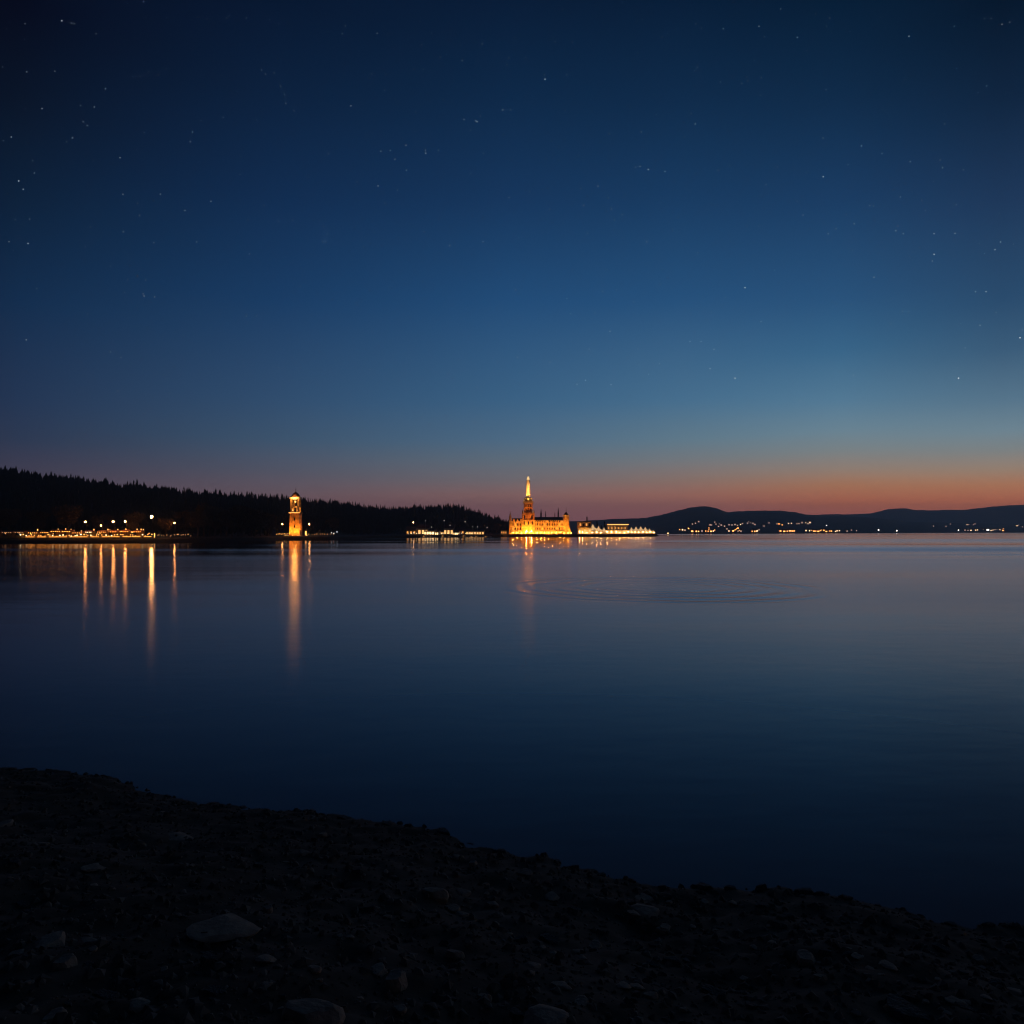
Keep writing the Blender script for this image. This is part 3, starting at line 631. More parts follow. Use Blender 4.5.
# ------------------------------------------------------------------ castle
def castle():
    y = shd(540) + 9; z0 = 1.2; u = y / F; cx = 540
    xx = lambda px: (px - cx) * u
    zz = lambda py: Z(py, y) - z0
    t = thing('castle', 'large floodlit golden castle with a tall pale spire on the point', 'castle', (X(cx, y), y, z0))
    zt = zz(521.3)
    MB().box(xx(511), xx(564), 0, 13, -.5, zt).build('wall', M['stone'], t)
    # arcade at the foot
    a = MB(); n = 22; x0, x1 = xx(511.5), xx(563.5); st = (x1 - x0) / n
    for k in range(n + 1): a.box(x0 + k * st - .28, x0 + k * st + .28, -.85, -.45, 0, 2.0)
    a.box(x0 - .3, x1 + .3, -.95, -.003, 2.003, 2.35); a.build('arcade', M['pale'], t)
    # string courses and parapet
    MB().box(xx(511) - .15, xx(564) - .003, -.18, -.003, 4.6, 4.8).build('string_course', M['pale'], t)
    pr = MB()
    k = xx(533)
    while k < xx(563): pr.box(k, k + .62, -.2, .35, zt + .003, zt + .75); k += 1.25
    pr.build('battlement', M['stone'], t)
    roof = MB().gable(xx(533), xx(563.4), .9, 12.4, zt + .005, zz(516.8), .0).build('roof', M['slate'], t)
    MB().gable(xx(512), xx(523), .9, 12.4, zt + .005, zz(518.0), .0).build('roof', M['slate'], t)
    gb = MB()
    for c in (514, 517.5, 521):
        w = 1.6 * u
        gb.add([(xx(c)-w,-.25,zt-.3),(xx(c)+w,-.25,zt-.3),(xx(c),-.25,zt+1.7),(xx(c)-w,.5,zt-.3),(xx(c)+w,.5,zt-.3),(xx(c),.5,zt+1.7)], [(0,1,2),(5,4,3),(0,3,4,1),(1,4,5,2),(2,5,3,0)])
    gb.build('gable', M['stone'], t)
    for c, zb, tp, rr_ in ((541.5, 517.5, 508.6, .55), (546.2, 517.5, 510.5, .35), (559, 517.5, 507.0, .5), (555.5, 517.5, 512, .25)):
        ch = MB().lathe([(rr_, zz(zb) - 2.5), (rr_ * .8, zz(zb) + (zz(tp) - zz(zb)) * .35), (rr_ * .95, zz(zb) + (zz(tp) - zz(zb)) * .4), (.08, zz(tp))], 8, xx(c), 6.5).build('pinnacle', M['slate'], t)
    # windows
    proto_w = None
    for row, (za, hh) in enumerate(((3.0, 1.1), (5.4, 1.2), (7.3, .9))):
        for k in range(21):
            px = 513 + k * 2.45
            if px > 562 or 521 < px < 535 and row: continue
            lit = (k * 7 + row * 5) % 6 == 0
            if proto_w is None:
                proto_w = {}
            key = (row, lit)
            if key not in proto_w:
                o = MB().add([(-.3,-.06,0),(.3,-.06,0),(.3,-.06,hh),(0,-.06,hh+.3),(-.3,-.06,hh),(-.3,.0,0),(.3,.0,0),(.3,.0,hh),(0,.0,hh+.3),(-.3,.0,hh)],
                             [(0,1,2,3,4),(0,5,6,1),(1,6,7,2),(2,7,8,3),(3,8,9,4),(4,9,5,0)]).build('window', E['amber'] if lit else M['darkglass'], t)
                proto_w[key] = o
            else:
                o = proto_w[key].copy(); COL.objects.link(o)
            o.location = (xx(px), -.01, za)
    # central tower: stepped base, shaft, gallery, drum, spire
    MB().box(xx(521.5), xx(535), -1.0, 9, -.5, zz(520)).build('tower_base', M['stone'], t)
    s2 = MB().box(xx(522.5), xx(534), -.6, 8.4, zz(520) + .003, zz(512.6))
    for c in (522.7, 533.8, 528.3): s2.lathe([(.45, zz(520)), (.45, zz(512.2)), (.03, zz(509.2))], 8, xx(c), -.65)
    s2.build('buttress_stage', M['brick'], t)
    MB().box(xx(524), xx(532.6), .6, .6 + 8.6 * u, zz(512.6) + .003, zz(503.4)).build('tower_shaft', M['brick'], t)
    for zc in (505.5, 509.5):
        for dx in (-2, 0, 2): MB().box(xx(528.3) + dx * .7 - .28, xx(528.3) + dx * .7 + .28, .5, .596, zz(zc) - .7, zz(zc) + .6).build('window', M['darkglass'], t)
    for zc, dx in ((517, -2.2), (517, 2.2), (523, -2.4), (523, 0), (523, 2.4), (517, 0)): MB().box(xx(528.3) + dx - .35, xx(528.3) + dx + .35, -1.06 if zc > 520 else -.66, -1.004 if zc > 520 else -.604, zz(zc) - 1, zz(zc) + .9).build('window', M['darkglass'], t)
    cyt = .6 + 4.3 * u
    g = MB().box(xx(523.3), xx(533.4), cyt - 5.05 * u, cyt + 5.05 * u, zz(503.4) + .003, zz(501.2)); g.build('gallery', M['pale'], t)
    MB().lathe([(4.1 * u, zz(501.2) + .003), (4.1 * u, zz(499.6))], 12, xx(528.3), cyt).build('drum', M['stone'], t)
    MB().lathe([(4.4 * u, zz(499.6) + .003), (4.2 * u, zz(498.0)), (3.0 * u, zz(497.2))], 12, xx(528.3), cyt).build('drum_roof', M['slate'], t)
    sp = MB().lathe([(2.15 * u, zz(497.2) + .003), (2.1 * u, zz(494)), (1.8 * u, zz(484)), (1.5 * u, zz(479.6))], 12, xx(528.3), cyt).build('spire', M['canvas'], t)
    MB().lathe([(1.49 * u, zz(479.6) + .003), (1.15 * u, zz(477.6)), (.6 * u, zz(476.4)), (.1, zz(475.8))], 12, xx(528.3), cyt).build('spire_top_glow', E['tip'], t)  # spire top made emissive so that the tip comes out brightest
    MB().lathe([(.07, zz(475.8)), (.04, zz(473.5))], 6, xx(528.3), cyt).build('finial', M['metal'], t)
    # right tower with spreading foot
    cr = xx(566.3); q = MB().lathe([(5.6 * u, -.5), (3.6 * u, 4.2), (3.1 * u, 6), (2.9 * u, zz(516.4))], 14, cr, 1.5).build('round_tower', M['stone'], t)
    MB().lathe([(3.35 * u, zz(516.4) + .003), (3.35 * u, zz(514.9))], 14, cr, 1.5).build('parapet', M['pale'], q)
    MB().lathe([(2.5 * u, zz(514.9) + .003), (1.1 * u, zz(512.8)), (.12, zz(511.6)), (.06, zz(507))], 10, cr, 1.5).build('turret_cap', M['tile'], q)
    cl = xx(510.2); q = MB().lathe([(1.7 * u, -.5), (1.25 * u, 3), (1.15 * u, zz(518.5))], 10, cl, .6).build('corner_turret', M['stone'], t)
    MB().lathe([(1.4 * u, zz(518.5) + .003), (1.3 * u, zz(517.6)), (.5 * u, zz(514.2)), (.05, zz(510.5))], 10, cl, .6).build('turret_cap', M['stone'], q)
    wx = X(cx, y)
    def fl(px, dy, dz, aim, pw, spread=110, col=(1, .31, .025)):
        p = (wx + xx(px), y + dy, z0 + dz); return flood(p, (wx + xx(aim[0]), y + aim[1], z0 + aim[2]), pw, 'floodlight aimed up at the golden castle wall', 'floodlights of the castle', spread, col)
    for k in range(15): fl(512.5 + k * 3.9, -4.6, 0, (512.5 + k * 3.9, 0, 3.2), 1900)
    for px in (523.0, 528.3, 533.6): fl(px, -3.2, 0, (528.3, 1, 13), 3600, 60)
    for dx in (-4.2, 4.2): fl(528.3 + dx, cyt - 4.4 * u, zz(501.2) + .1, (528.3 + dx * .3, cyt, zz(486)), 9000, 70, (1, .38, .06))
    fl(528.3, cyt - 4.9 * u, zz(501.2) + .1, (528.3, cyt, zz(483)), 12000, 60, (1, .40, .07))
    fl(528.3, cyt - 4.9 * u, zz(501.2) + .1, (528.3, cyt - .4, zz(478.5)), 26000, 26, (1, .44, .10))
    for px in (523.5, 533.2): fl(px, -.8, zz(512.4) + .1, (528.3, .6, zz(505)), 700, 90)
    fl(572.5, -2.0, 0, (567, 1.5, 8), 5200, 100)
    fl(563, -4.5, 0, (566.5, 0, 9), 3200, 70)
castle()
# lodge left of the castle
def mk_house(wall, roofm, em, w=7.0, dp=6.0, h=3.4, rh=2.0, nwin=3, big=False, name='house'):
    def f():
        t = thing(name, '', 'house'); MB().box(-w/2, w/2, 0, dp, -.6, h).build('wall', M[wall], t)
        rf = MB().gable(-w/2, w/2, 0, dp, h + .005, h + rh, .35).build('roof', M[roofm], t)
        MB().box(w * .22, w * .22 + .6, dp * .55, dp * .55 + .6, h + rh * .3, h + rh + .5).build('chimney', M[roofm], rf)
        for k in range(nwin):
            c = -w/2 + w * (k + .5) / nwin; ww = w / nwin * (.30 if big else .22); zb, zt = (.5, h * .72) if big else (1.0, 2.3)
            MB().box(c - ww, c + ww, -.06, -.004, zb, zt).build('window', E[em], t)
        MB().box(-w/2 - .3, w/2 + .3, -.9, -.065, -.4, -.02 + .12).build('step', M['concrete'], t)
        return t
    return f
H = dict(amber=Proto(mk_house('ochre', 'tile', 'amber')), warm=Proto(mk_house('plaster', 'tile', 'warm', big=True)), white=Proto(mk_house('pale', 'slate', 'white', 8, 6, 3.0, 1.6, 4, True)),
         red=Proto(mk_house('redwall', 'tile', 'amber', 6, 5, 3.0, 1.8, 2)), longb=Proto(mk_house('ochre', 'tile', 'warm', 11, 6, 3.0, 1.4, 7, True)))
def hs(k, px, back, lb, sc=1.0, rz=0.0): return H[k].place(P(px, back), rz, lb, sc)
hs('amber', 503.8, 4, 'small amber lit lodge on the shore just left of the castle', (.5, .5, .75))
hs('amber', 411, 4, 'small amber house under the lone lamp at the left end of the marina', (.75, .8, .8))
hs('warm', 423, 6, 'pale house with warm windows behind the brightest marina house', (.8, .8, 1.0))
hs('white', 429, 3.5, 'brightest white lit house on the marina front', (.75, .8, .75), R(-12))
hs('white', 434.5, 2.5, 'low white lit boathouse right of the brightest marina house', (.55, .6, .6), R(-14))
hs('warm', 448.5, 4, 'warm lit house with a tall gable in the middle of the marina', (.75, .8, 1.0))
hs('white', 454.5, 3, 'low white lit shed right of the tall gabled marina house', (.5, .6, .5), R(-10))
hs('red', 461, 4.5, 'small dark red house between the marina houses', (.6, .7, .8))
hs('longb', 475, 3.5, 'long low amber lit hall at the right end of the marina', (.92, .8, .72))
hs('longb', 441, 7, 'dim long shed behind the marina boats', (.35, .6, .6))
WEAK = Proto(mk_lamp(3.4, .2, 'weak'))
lamp(WEAK, 413.3, 522.3, 8, 3.3, 'street lamp above the small amber house at the marina')
for i in range(26):
    px = 408 + i * 3.0 + r.uniform(-1, 1); (LNB if i % 2 else LNC).place(P(px, 1.6 + r.uniform(-.3, .5)), 0, 'small lantern on the marina quay edge', r.uniform(.6, 1.2), 'lanterns on the marina quay')

def mk_boat():
    t = thing('sailing_boat', '', 'boat')
    mb = MB(); secs = [(-3.6, .55, .55), (-2, 1.0, .5), (0, 1.15, .5), (2, .85, .6), (3.3, .3, .75), (3.9, .03, .85)]; vs = []
    for xq, w, zt in secs: vs += [(xq, -w, zt), (xq * .94, -w * .55, -.2), (xq * .94, w * .55, -.2), (xq, w, zt)]
    fs = []
    for i in range(5):
        for k in range(3): fs.append((i*4+k, i*4+k+1, i*4+k+5, i*4+k+4))
        fs.append((i*4+3, i*4, i*4+4, i*4+7))
    fs += [(0, 1, 2, 3), (23, 22, 21, 20)]; mb.add(vs, fs).build('hull', M['hull'], t)
    c = MB().box(-1.6, 1.2, -.55, .55, .56, 1.05, .12).build('cabin', M['hull'], t)
    MB().box(-1.3, -.2, -.56, -.54 + .0, .68, .9).build('cabin_window', E['amber'], c)
    MB().tube((.4, 0, .5), (.4, 0, 9), .06, .035, 6).build('mast', M['hull'], t)
    MB().tube((.4, 0, 1.5), (-2.8, 0, 1.4), .09, .09, 6).build('boom', M['canvas'], t)
    MB().ball((.4, 0, 9.1), .2, 8, 6).build('masthead_lamp', E['mast'], t); return t
BO = Proto(mk_boat)
for px, py, lb in [(425, 520.6, 'sailing boat with a tall mast, leftmost in the marina'), (431, 527, 'sailing boat moored before the brightest marina house'), (443.6, 520.5, 'tall masted sailing boat in the gap between the marina houses'), (449.5, 525.2, 'sailing boat before the tall gabled marina house'), (464.6, 521.6, 'tall masted sailing boat by the small dark red house'), (472.2, 526.6, 'sailing boat with a white masthead lamp before the long hall'), (477, 526.8, 'sailing boat with a dim masthead lamp before the long hall'), (486.6, 527.2, 'rightmost sailing boat, with a bright masthead lamp')]:
    d = shd(px) - 3.5; h = Z(py, d); BO.place((X(px, d), d, -.05), r.uniform(-.3, .3), lb, (.7, .7, h / 9.1))

# ------------------------------------------------------------------ quay right of the castle
def quay():
    mb = MB(); pts = [(px, shd(px) - .6) for px in range(503, 656, 4)] + [(656, shd(656) - .6)]
    a = [Vector((X(p, d), d, 0)) for p, d in pts]
    for p, q in zip(a, a[1:]):
        mb.add([(p.x,p.y,-1),(q.x,q.y,-1),(q.x,q.y+2.5,-1),(p.x,p.y+2.5,-1),(p.x,p.y,1.5),(q.x,q.y,1.5),(q.x,q.y+2.5,1.5),(p.x,p.y+2.5,1.5)], [(0,1,5,4),(4,5,6,7),(2,3,7,6)])
    tag(mb.build('quay_wall', M['concrete']), 'long dark stone quay wall along the water below castle and pavilions', 'wall')
quay()
def QP(px, back): y = shd(px) + back; return (X(px, y), y, 1.5)
def harbour_hall():
    y = shd(584) + 6; u = y / F; z0 = 1.4; zz = lambda py: Z(py, y) - z0
    t = thing('harbour_hall', 'two storey hall with an orange lit upper floor, right beside the castle', 'building', (X(584.5, y), y, z0))
    x0, x1 = -6.0 * u, 6.5 * u
    MB().box(x0, x1, 0, 8, -.3, zz(528.4)).build('ground_floor', M['pale'], t)
    MB().box(x0 - .5 * u, x1 + .4 * u, -1.2, 8, zz(528.4) + .003, zz(527.2)).build('balcony', M['stone'], t)
    MB().box(x0, x1 + .3 * u, 0, 8, zz(527.2) + .003, zz(522.0)).build('upper_floor', M['ochre'], t)
    rf = MB().box(x0 - .3, x1 + .5, -.4, 8.4, zz(522.0) + .003, zz(521.3)).build('roof', M['slate'], t)
    MB().box(2.6 * u, 3.6 * u, 3, 4, zz(521.3) + .003, zz(516.5)).build('chimney', M['slate'], rf)
    for k in range(4): MB().box(x0 + (1.2 + k * 3.1) * u, x0 + (2.6 + k * 3.1) * u, -.05, -.004, zz(525.8), zz(523.4)).build('window', E['amber'] if k in (0, 2) else M['darkglass'], t)
    for k in range(5): MB().box(x0 + (.5 + k * 2.5) * u, x0 + (2.2 + k * 2.5) * u, -.05, -.004, .4, zz(529.8)).build('arched_door', E['warm'] if k not in (1, 3) else E['amber'], t)
    for px in (580, 585, 589): flood((X(px, y), y - 2.6, z0 + .1), (X(px, y), y, z0 + 6), 420, 'floodlight before the two storey harbour hall', 'floodlights of the harbour hall', 110, (1, .45, .07))
harbour_hall()
def mk_tent():
    t = thing('marquee', '', 'marquee tent', group='lit white marquees on the quay'); w = 2.6
    MB().add([(-w,-w,2.2),(w,-w,2.2),(w,w,2.2),(-w,w,2.2),(-.9,-.9,3.1),(.9,-.9,3.1),(.9,.9,3.1),(-.9,.9,3.1),(0,0,4.6)],
             [(0,1,5,4),(1,2,6,5),(2,3,7,6),(3,0,4,7),(4,5,8),(5,6,8),(6,7,8),(7,4,8)]).build('tent_roof', E['fab'], t)  # roof cloth emits by itself, standing in for lamplight through canvas
    MB().box(-w, w, w - .08, w, 0, 2.17).build('back_wall', M['canvas'], t)
    for sx in (-1, 1):
        MB().tube((sx * (w - .1), -w + .1, 0), (sx * (w - .1), -w + .1, 2.2), .06, .06).build('pole', M['hull'], t)
    MB().ball((0, -.3, 2.35), .34, 10, 6).build('lamp', E['tent'], t)
    MB().box(-w + .3, w - .3, -w + .5, -w + 1.0, 0, .9).build('counter', M['pale'], t)
    return t
E['tent'] = glow('tent_lamp', (1, .72, .40), 2.2)
TENT = Proto(mk_tent)
for px, back, s, lb in [(592.8, 6, 1.05, 'largest brightly lit marquee, right beside the harbour hall'), (598.5, 6.5, .85, 'second marquee right of the harbour hall'), (604, 7, .7, 'small marquee just left of the long pavilion'),
                        (631.5, 7, .75, 'marquee just right of the long pavilion'), (636, 7, .82, 'peaked marquee, second right of the long pavilion'), (640.8, 7, .85, 'peaked marquee, third right of the long pavilion'), (645.3, 7, .78, 'marquee, third from the quay end'), (649.5, 6, .62, 'small marquee, second from the quay end'), (653.2, 4.5, .46, 'last and smallest marquee at the quay end')]:
    TENT.place(QP(px, back), 0, lb, (s, s, s * 1.25))
def pavilion():
    y = shd(617) + 9; u = y / F; z0 = 1.5; zz = lambda py: Z(py, y) - z0
    t = thing('quay_pavilion', 'long low pavilion with a glowing white roof edge on the quay', 'building', (X(617.5, y), y, z0)); x0, x1 = -9.8 * u, 10 * u
    MB().box(x0, x1, .5, 8, 0, zz(525)).build('wall', M['plaster'], t)
    rf = MB().box(x0 - .5, x1 + .5, -1.4, 8.6, zz(525) + .003, zz(524.3)).build('roof', M['pale'], t)
    MB().box(x0 - .45, x1 + .45, -1.5, -1.404, zz(524.9), zz(524.2)).build('cornice_light', E['lantern'], rf)
    c = MB()
    for k in range(13): c.box(x0 + k * (x1 - x0) / 12 - .12, x0 + k * (x1 - x0) / 12 + .12, -1.2, -.95, 0, zz(525))
    c.build('colonnade', M['pale'], t)
    for k in range(12):
        c0 = x0 + (k + .5) * (x1 - x0) / 12; lit = k % 5 != 3
        MB().box(c0 - .5, c0 + .5, .44, .496, .3, 2.2).build('arched_door', E['warm'] if lit else E['amber'], t)
        if k % 2 == 0: MB().box(c0 - .4, c0 + .4, .44, .496, 3.2, 4.2).build('window', E['amber'], t)
pavilion()
QG = Proto(mk_lantern('quay', 1.1, .15)); QGA = Proto(mk_lantern('quaya', 1.1, .15))
for px in (579.5, 582.7, 586.8, 592.2, 596.8, 601.0, 607, 611.5, 616.2, 619.8, 624.2, 628.2, 631.8, 635.2, 638.6, 643, 646.8, 650.2, 654):
    QG.place(QP(px, .6), 0, 'round globe lantern on the quay edge below the pavilions', r.uniform(.75, 1.15), 'globe lanterns on the quay edge')
for i, px in enumerate((513, 517, 521.5, 525.5, 529.5, 533, 537, 541, 544.5, 548.5, 552, 556, 560, 564, 568, 571)):
    QGA.place(QP(px, .6), 0, 'round globe lantern on the quay edge below the castle', r.uniform(.5, .7), 'globe lanterns below the castle')
STREAK_LN = Proto(mk_lantern('harbour', 1.5, .24))  # lanterns added to strengthen the orange streak below the castle tower
for px, lb in ((526.5, 'left one of two orange lanterns added for the streak below the spire'), (531.5, 'right one of two orange lanterns added for the streak below the spire')):
    STREAK_LN.place(QP(px, .8), 0, lb)
for px, s, lb in [(597.2, .85, 'pointed conifer above the marquees by the harbour hall'), (604.8, .8, 'bushy conifer left of the long pavilion'), (601.5, .6, 'low conifer between the two taller quay conifers')]:
    y = shd(px) + 22; o = CON[2].place((X(px, y), y, 1.0), 0, lb, (s * 1.1, s * 1.1, s)); del o['group']

# ------------------------------------------------------------------ far shore and hills
FS = [(300,780),(560,790),(660,800),(760,900),(860,1080),(910,1250),(960,1450),(1024,1600),(1700,1750)]
R1 = [(300,524),(470,523),(560,522),(600,520.5),(612,519.4),(640,518.8),(650,517.4),(660,515.5),(670,513),(680,510.4),(690,508),(700,506.6),(708,506.8),(716,508.5),(722,511),(728,512.6),(735,511.8),(745,511.2),(780,511),(795,512.5),(806,514.8),(820,516),(850,516.6),(875,518),(890,520),(905,521.6),(935,522.6),(1024,524.5),(1200,525),(1700,522)]
R2 = [(560,524),(700,520),(790,516.5),(812,515),(830,514.3),(850,514.2),(866,513.6),(872,513.2),(878,511.5),(888,509.3),(898,508.3),(906,508.3),(916,510),(930,510.4),(950,509.7),(965,509.9),(980,508),(992,506.4),(1010,505.5),(1030,504.3),(1150,500),(1400,505),(1700,512)]
RD1 = lambda px: interp(px, FS) + 900
def h1(x, y):
    px = CX + F * x / y; d0 = interp(px, FS); t = (y - d0) / 900.0; zr = Z(interp(px, R1), RD1(px))
    if t < 0: return -1 + 2.2 * sm(t * 900, -12, 0)
    z = 1.2 + (zr - 1.2) * (sm(min(t, 1)) * .6 + min(t, 1) * .4)
    if t > 1: z -= (zr - 1) * .6 * sm(t, 1.05, 2)
    return z + (2.2 * noise.noise(Vector((x * .008, y * .008, 2))) * min(1, t * 5) if t < .92 else 0)
def build_h1():
    pxs = list(range(300, 640, 8)) + list(range(640, 1040, 3)) + list(range(1040, 1700, 16)); ts = [-15, -6, 0, 8, 20, 40, 80, 140, 210, 290, 370, 450, 530, 610, 690, 770, 830, 870, 900, 930, 1000, 1150, 1400, 1800]
    mb = MB(); n = len(pxs); nz_ = random.Random(2)
    for t in ts:
        for px in pxs:
            y = interp(px, FS) + t; x = X(px, y); z = h1(x, y)
            if t in (870, 900): z += nz_.uniform(-.3, 1.0) * 1.6
            mb.v.append((x, y, z))
    mb.f = [(j * n + i, j * n + i + 1, (j + 1) * n + i + 1, (j + 1) * n + i) for j in range(len(ts) - 1) for i in range(n - 1)]
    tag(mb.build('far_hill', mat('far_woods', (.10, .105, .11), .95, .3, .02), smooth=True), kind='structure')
def build_h2():
    pxs = list(range(560, 780, 10)) + list(range(780, 1040, 3)) + list(range(1040, 1700, 16)); ds = [2900, 2960, 3030, 3100, 3170, 3240, 3300, 3340, 3400, 3550, 3800]
    mb = MB(); n = len(pxs)
    for d in ds:
        f = sm(d, 2900, 3290) * .7 + .3 * min(1, (d - 2900) / 390) if d < 3300 else 1 - .5 * sm(d, 3340, 3800)
        for px in pxs: mb.v.append((X(px, d), d, -3 + (Z(interp(px, R2), 3300) + 3) * f + f * (2.2 * noise.noise(Vector((px * .05, d * .01, 0))) + 1.6 * noise.noise(Vector((px * .2, d * .02, 4))))))
    mb.f = [(j * n + i, j * n + i + 1, (j + 1) * n + i + 1, (j + 1) * n + i) for j in range(len(ds) - 1) for i in range(n - 1)]
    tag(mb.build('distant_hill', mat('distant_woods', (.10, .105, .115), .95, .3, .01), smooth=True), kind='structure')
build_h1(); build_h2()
def mk_far(em, name='house', w=3.6, lit=.40):
    def f():
        t = thing(name, '', 'house'); h = 3.2
        MB().box(-w/2, w/2, 0, 3.6, -1.5, h).build('wall', M['plaster'], t)
        MB().gable(-w/2, w/2, 0, 3.6, h + .01, h + 1.4, .2).build('roof', M['tile'], t)
        MB().box(-w * lit / 2, w * lit / 2, -.12, -.02, .9, 2.4).build('window', E[em], t); return t
    return f
FH = dict(a=Proto(mk_far('fa')), w=Proto(mk_far('fw')), c=Proto(mk_far('fc')), d=Proto(mk_far('fd', lit=.45)), A=Proto(mk_far('fa', w=4.4, lit=.5)), W=Proto(mk_far('fc', w=9, lit=.7)))
def hit1(px, py):
    dz = (HY - py) / F; d = interp(px, FS) + 2
    while d < RD1(px):
        if h1(X(px, d), d) >= CH + dz * d: return d
        d += 4
    return interp(px, FS) + 3
TOWN = [('in the leftmost lit cluster of the far town', [(680,530.4,'a'),(682.5,530.4,'w'),(685,531,'d'),(688.5,529.5,'a'),(691,530.2,'w'),(692.2,532.8,'A'),(696.3,532.5,'a'),(698.5,532.8,'a'),(702,533,'d')]),
 ('high on the slope above the left end of the far town', [(692.5,525,'d'),(695.5,524.3,'d'),(698.7,522.6,'d')]),
 ('in the second lit cluster from the left of the far town', [(709,528.5,'a'),(709,530.3,'A'),(706,531.8,'a'),(708.5,532.4,'A'),(711,532,'A'),(713.3,532.4,'w'),(714.5,530.5,'a')]),
 ('with a faint light up the slope behind the second cluster', [(710,525.5,'d'),(711.5,526.5,'d'),(714.8,522.4,'d'),(716,525.2,'d'),(718.5,527.5,'d'),(720,524,'d'),(721.3,525.6,'d'),(724.5,526.4,'d')]),
 ('in the third lit cluster from the left of the far town', [(727,529.6,'d'),(729,531.4,'w'),(731.2,531,'a'),(733.2,532.2,'A'),(734.5,530.6,'A'),(736,530,'A'),(738,529,'A'),(739.2,530.6,'a'),(741.6,530.2,'A'),(741,533.2,'d'),(738,532.6,'d')]),
 ('with a faint light up the slope behind the third cluster', [(729,525.5,'d'),(732,525.5,'d'),(735,525.4,'d'),(737.5,525.6,'d'),(740.5,524.5,'w'),(742.5,524,'d'),(747.5,523.8,'d'),(749,522.6,'d'),(751,523.5,'d'),(753,524,'d'),(755,525,'d'),(764,526.5,'d')]),
 ('in the small pair of lights right of the third cluster', [(752.3,531.5,'a'),(753.8,531,'A'),(754.8,532,'a'),(757,532,'w'),(759,530.2,'d')]),
 ('in the dense amber cluster in the middle of the far town', [(779.3,530.6,'A'),(780.5,532.1,'A'),(782.5,532.2,'a'),(784.3,532.6,'A'),(785.3,530.6,'A'),(786.5,531.6,'A'),(787.3,532.8,'a'),(788.2,530.6,'A'),(790,531.2,'A'),(791.6,530.6,'w'),(792.2,532.1,'A'),(794,531.6,'A')]),
 ('with a faint light high above the middle amber cluster', [(769,523.2,'d'),(777,524,'d'),(779,524.2,'a'),(781,524.5,'w'),(782.2,525,'a'),(788.5,523.5,'w'),(791.5,523.2,'w'),(797,524,'d'),(799,524,'d'),(802,523.5,'d'),(806,523,'w'),(808,524,'d'),(810,523,'w')]),
 ('in the long amber cluster on the far shore', [(806,531,'w'),(808,530.6,'w'),(809.5,531.2,'w'),(812,531,'a'),(814,531.5,'A'),(815.6,532,'A'),(817,530.6,'A'),(818.3,532,'A'),(820,531,'A'),(822,530.2,'A'),(824,531,'A'),(826,530.6,'A'),(826.3,532.2,'A'),(828,531,'A'),(830,531.5,'A'),(831.3,532,'a')]),
 ('in the yellow group right of the long amber cluster', [(835.5,532,'w'),(837,531.4,'w'),(839.4,531.1,'w')]),
 ('in the faint group right of the yellow one', [(846.6,530.2,'d'),(847.2,531.4,'d'),(851.5,530,'d'),(856.5,530.6,'d')]),
 ('in the bright white cluster at the far right shore', [(965,530.5,'d'),(968,530.5,'d'),(971,530.7,'w'),(974.5,530.1,'w'),(975.5,530.5,'w'),(977.5,530,'w'),(982,529.5,'w'),(984,529.6,'w'),(986,530,'w'),(987.5,528.9,'W'),(988.5,530.1,'W'),(991,530.5,'w'),(993,530,'w'),(995,529.8,'d'),(998.5,529.5,'w'),(1000,529.6,'w'),(1003.5,529.2,'a'),(1003,530.8,'A')]),
 ('with a faint light on the slope above the white cluster', [(933.5,526.5,'d'),(946,526.5,'d'),(950.5,524,'d'),(967,524.5,'w'),(968.8,524.5,'d'),(973.5,524.6,'d'),(975,523.9,'d'),(1017,525.8,'w'),(1018.5,525,'d'),(1022.5,527,'d')])]
COLN = dict(a='amber lit house ', A='broad amber lit house ', w='white lit house ', W='broad dazzling white hall ', d='dim house ')
for where, lst in TOWN:
    for px, py, k in lst:
        d = hit1(px, py + 1) + r.uniform(0, 26); o = FH[k].place((X(px, d), d, h1(X(px, d), d) + .2), r.uniform(-.25, .25), COLN[k] + where, (1.0 if d < 1300 else 1.5) * r.uniform(.8, 1.05), COLN[k].strip() + 's ' + where)
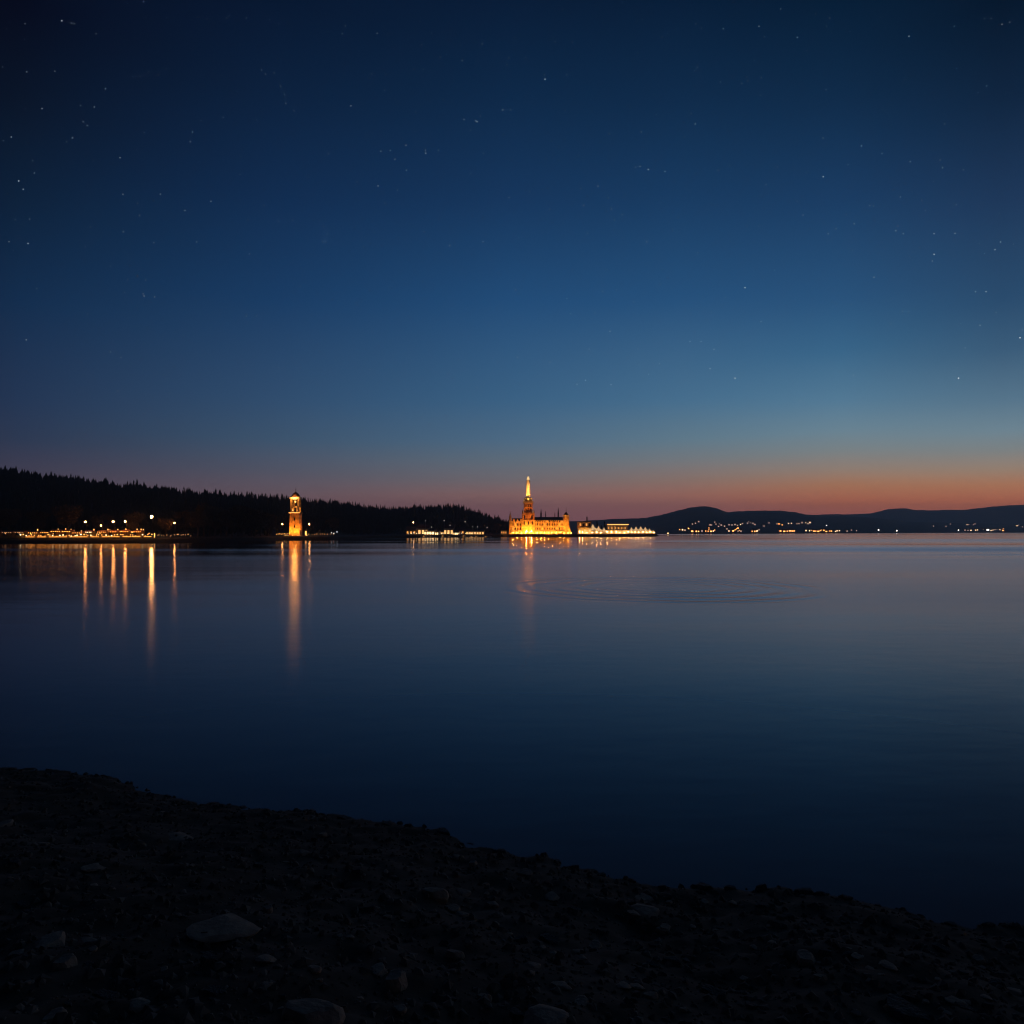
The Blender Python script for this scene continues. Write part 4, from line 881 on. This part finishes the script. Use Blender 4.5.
for px, py, lb in [(878.5, 530.2, 'single white lit house, left of two alone on the dark far shore'), (896.7, 530.8, 'single white lit house, right of two alone on the dark far shore'), (958.5, 530.2, 'single bluish white lit house left of the far white cluster')]:
    d = hit1(px, py + 1); FH['c'].place((X(px, d), d, h1(X(px, d), d)), 0, lb, 1.25)
def mk_pole():
    t = thing('light_mast', '', 'light mast'); MB().lathe([(.15, -.5), (.1, 8)], 6).build('pole', M['metal'], t); MB().ball((0, 0, 8.4), .6, 8, 6).build('lamp', E['fc'], t); return t
d = hit1(826.6, 530.5); Proto(mk_pole).place((X(826.6, d), d, h1(X(826.6, d), d)), 0, 'tall white light mast above the long amber cluster')
# buoy
d = 620.0; t = thing('light_buoy', 'small lit white buoy on the water right of the quay', 'buoy', (X(668, d), d, 0))
MB().lathe([(.9, -.4), (1.0, .1), (.9, .5), (.25, .7), (.18, 1.2)], 12).build('float', M['hull'], t)
MB().ball((0, 0, 1.45), .55, 10, 6).build('lamp', E['white'], t)

# ------------------------------------------------------------------ evening haze over the lake
def haze():
    m = bpy.data.materials.new('evening_haze'); m.use_nodes = True; nt = m.node_tree; nt.nodes.remove(nt.nodes['Principled BSDF'])
    v = nt.nodes.new('ShaderNodeVolumePrincipled'); v.inputs['Color'].default_value = (.86, .93, 1, 1); v.inputs['Density'].default_value = HAZE; v.inputs['Anisotropy'].default_value = 0.42
    nt.links.new(v.outputs[0], nt.nodes['Material Output'].inputs['Volume'])
    tag(MB().box(-3400, 7200, -400, 3900, -5, HTOP).build('haze', m), 'thin blue evening haze over the lake that pales the far hills', 'haze', kind='stuff')
haze()
# ------------------------------------------------------------------ camera
cam = bpy.data.cameras.new('camera'); co = bpy.data.objects.new('camera', cam); COL.objects.link(co); S.camera = co
co.location = (0, 0, CH); co.rotation_euler = (R(90), 0, 0); cam.sensor_width = 36; cam.lens = 36 * F / 1024
cam.shift_y = (HY - 512) / 1024; cam.clip_start = .1; cam.clip_end = 40000
S.render.resolution_x = S.render.resolution_y = 1024
S.view_settings.view_transform = 'Standard'; S.view_settings.look = 'None'; S.view_settings.exposure = 0; S.view_settings.gamma = 1
S.cycles.use_denoising = True; S.cycles.filter_width = 1.15
S.cycles.max_bounces = 6; S.cycles.volume_bounces = 1; S.cycles.sample_clamp_indirect = 6
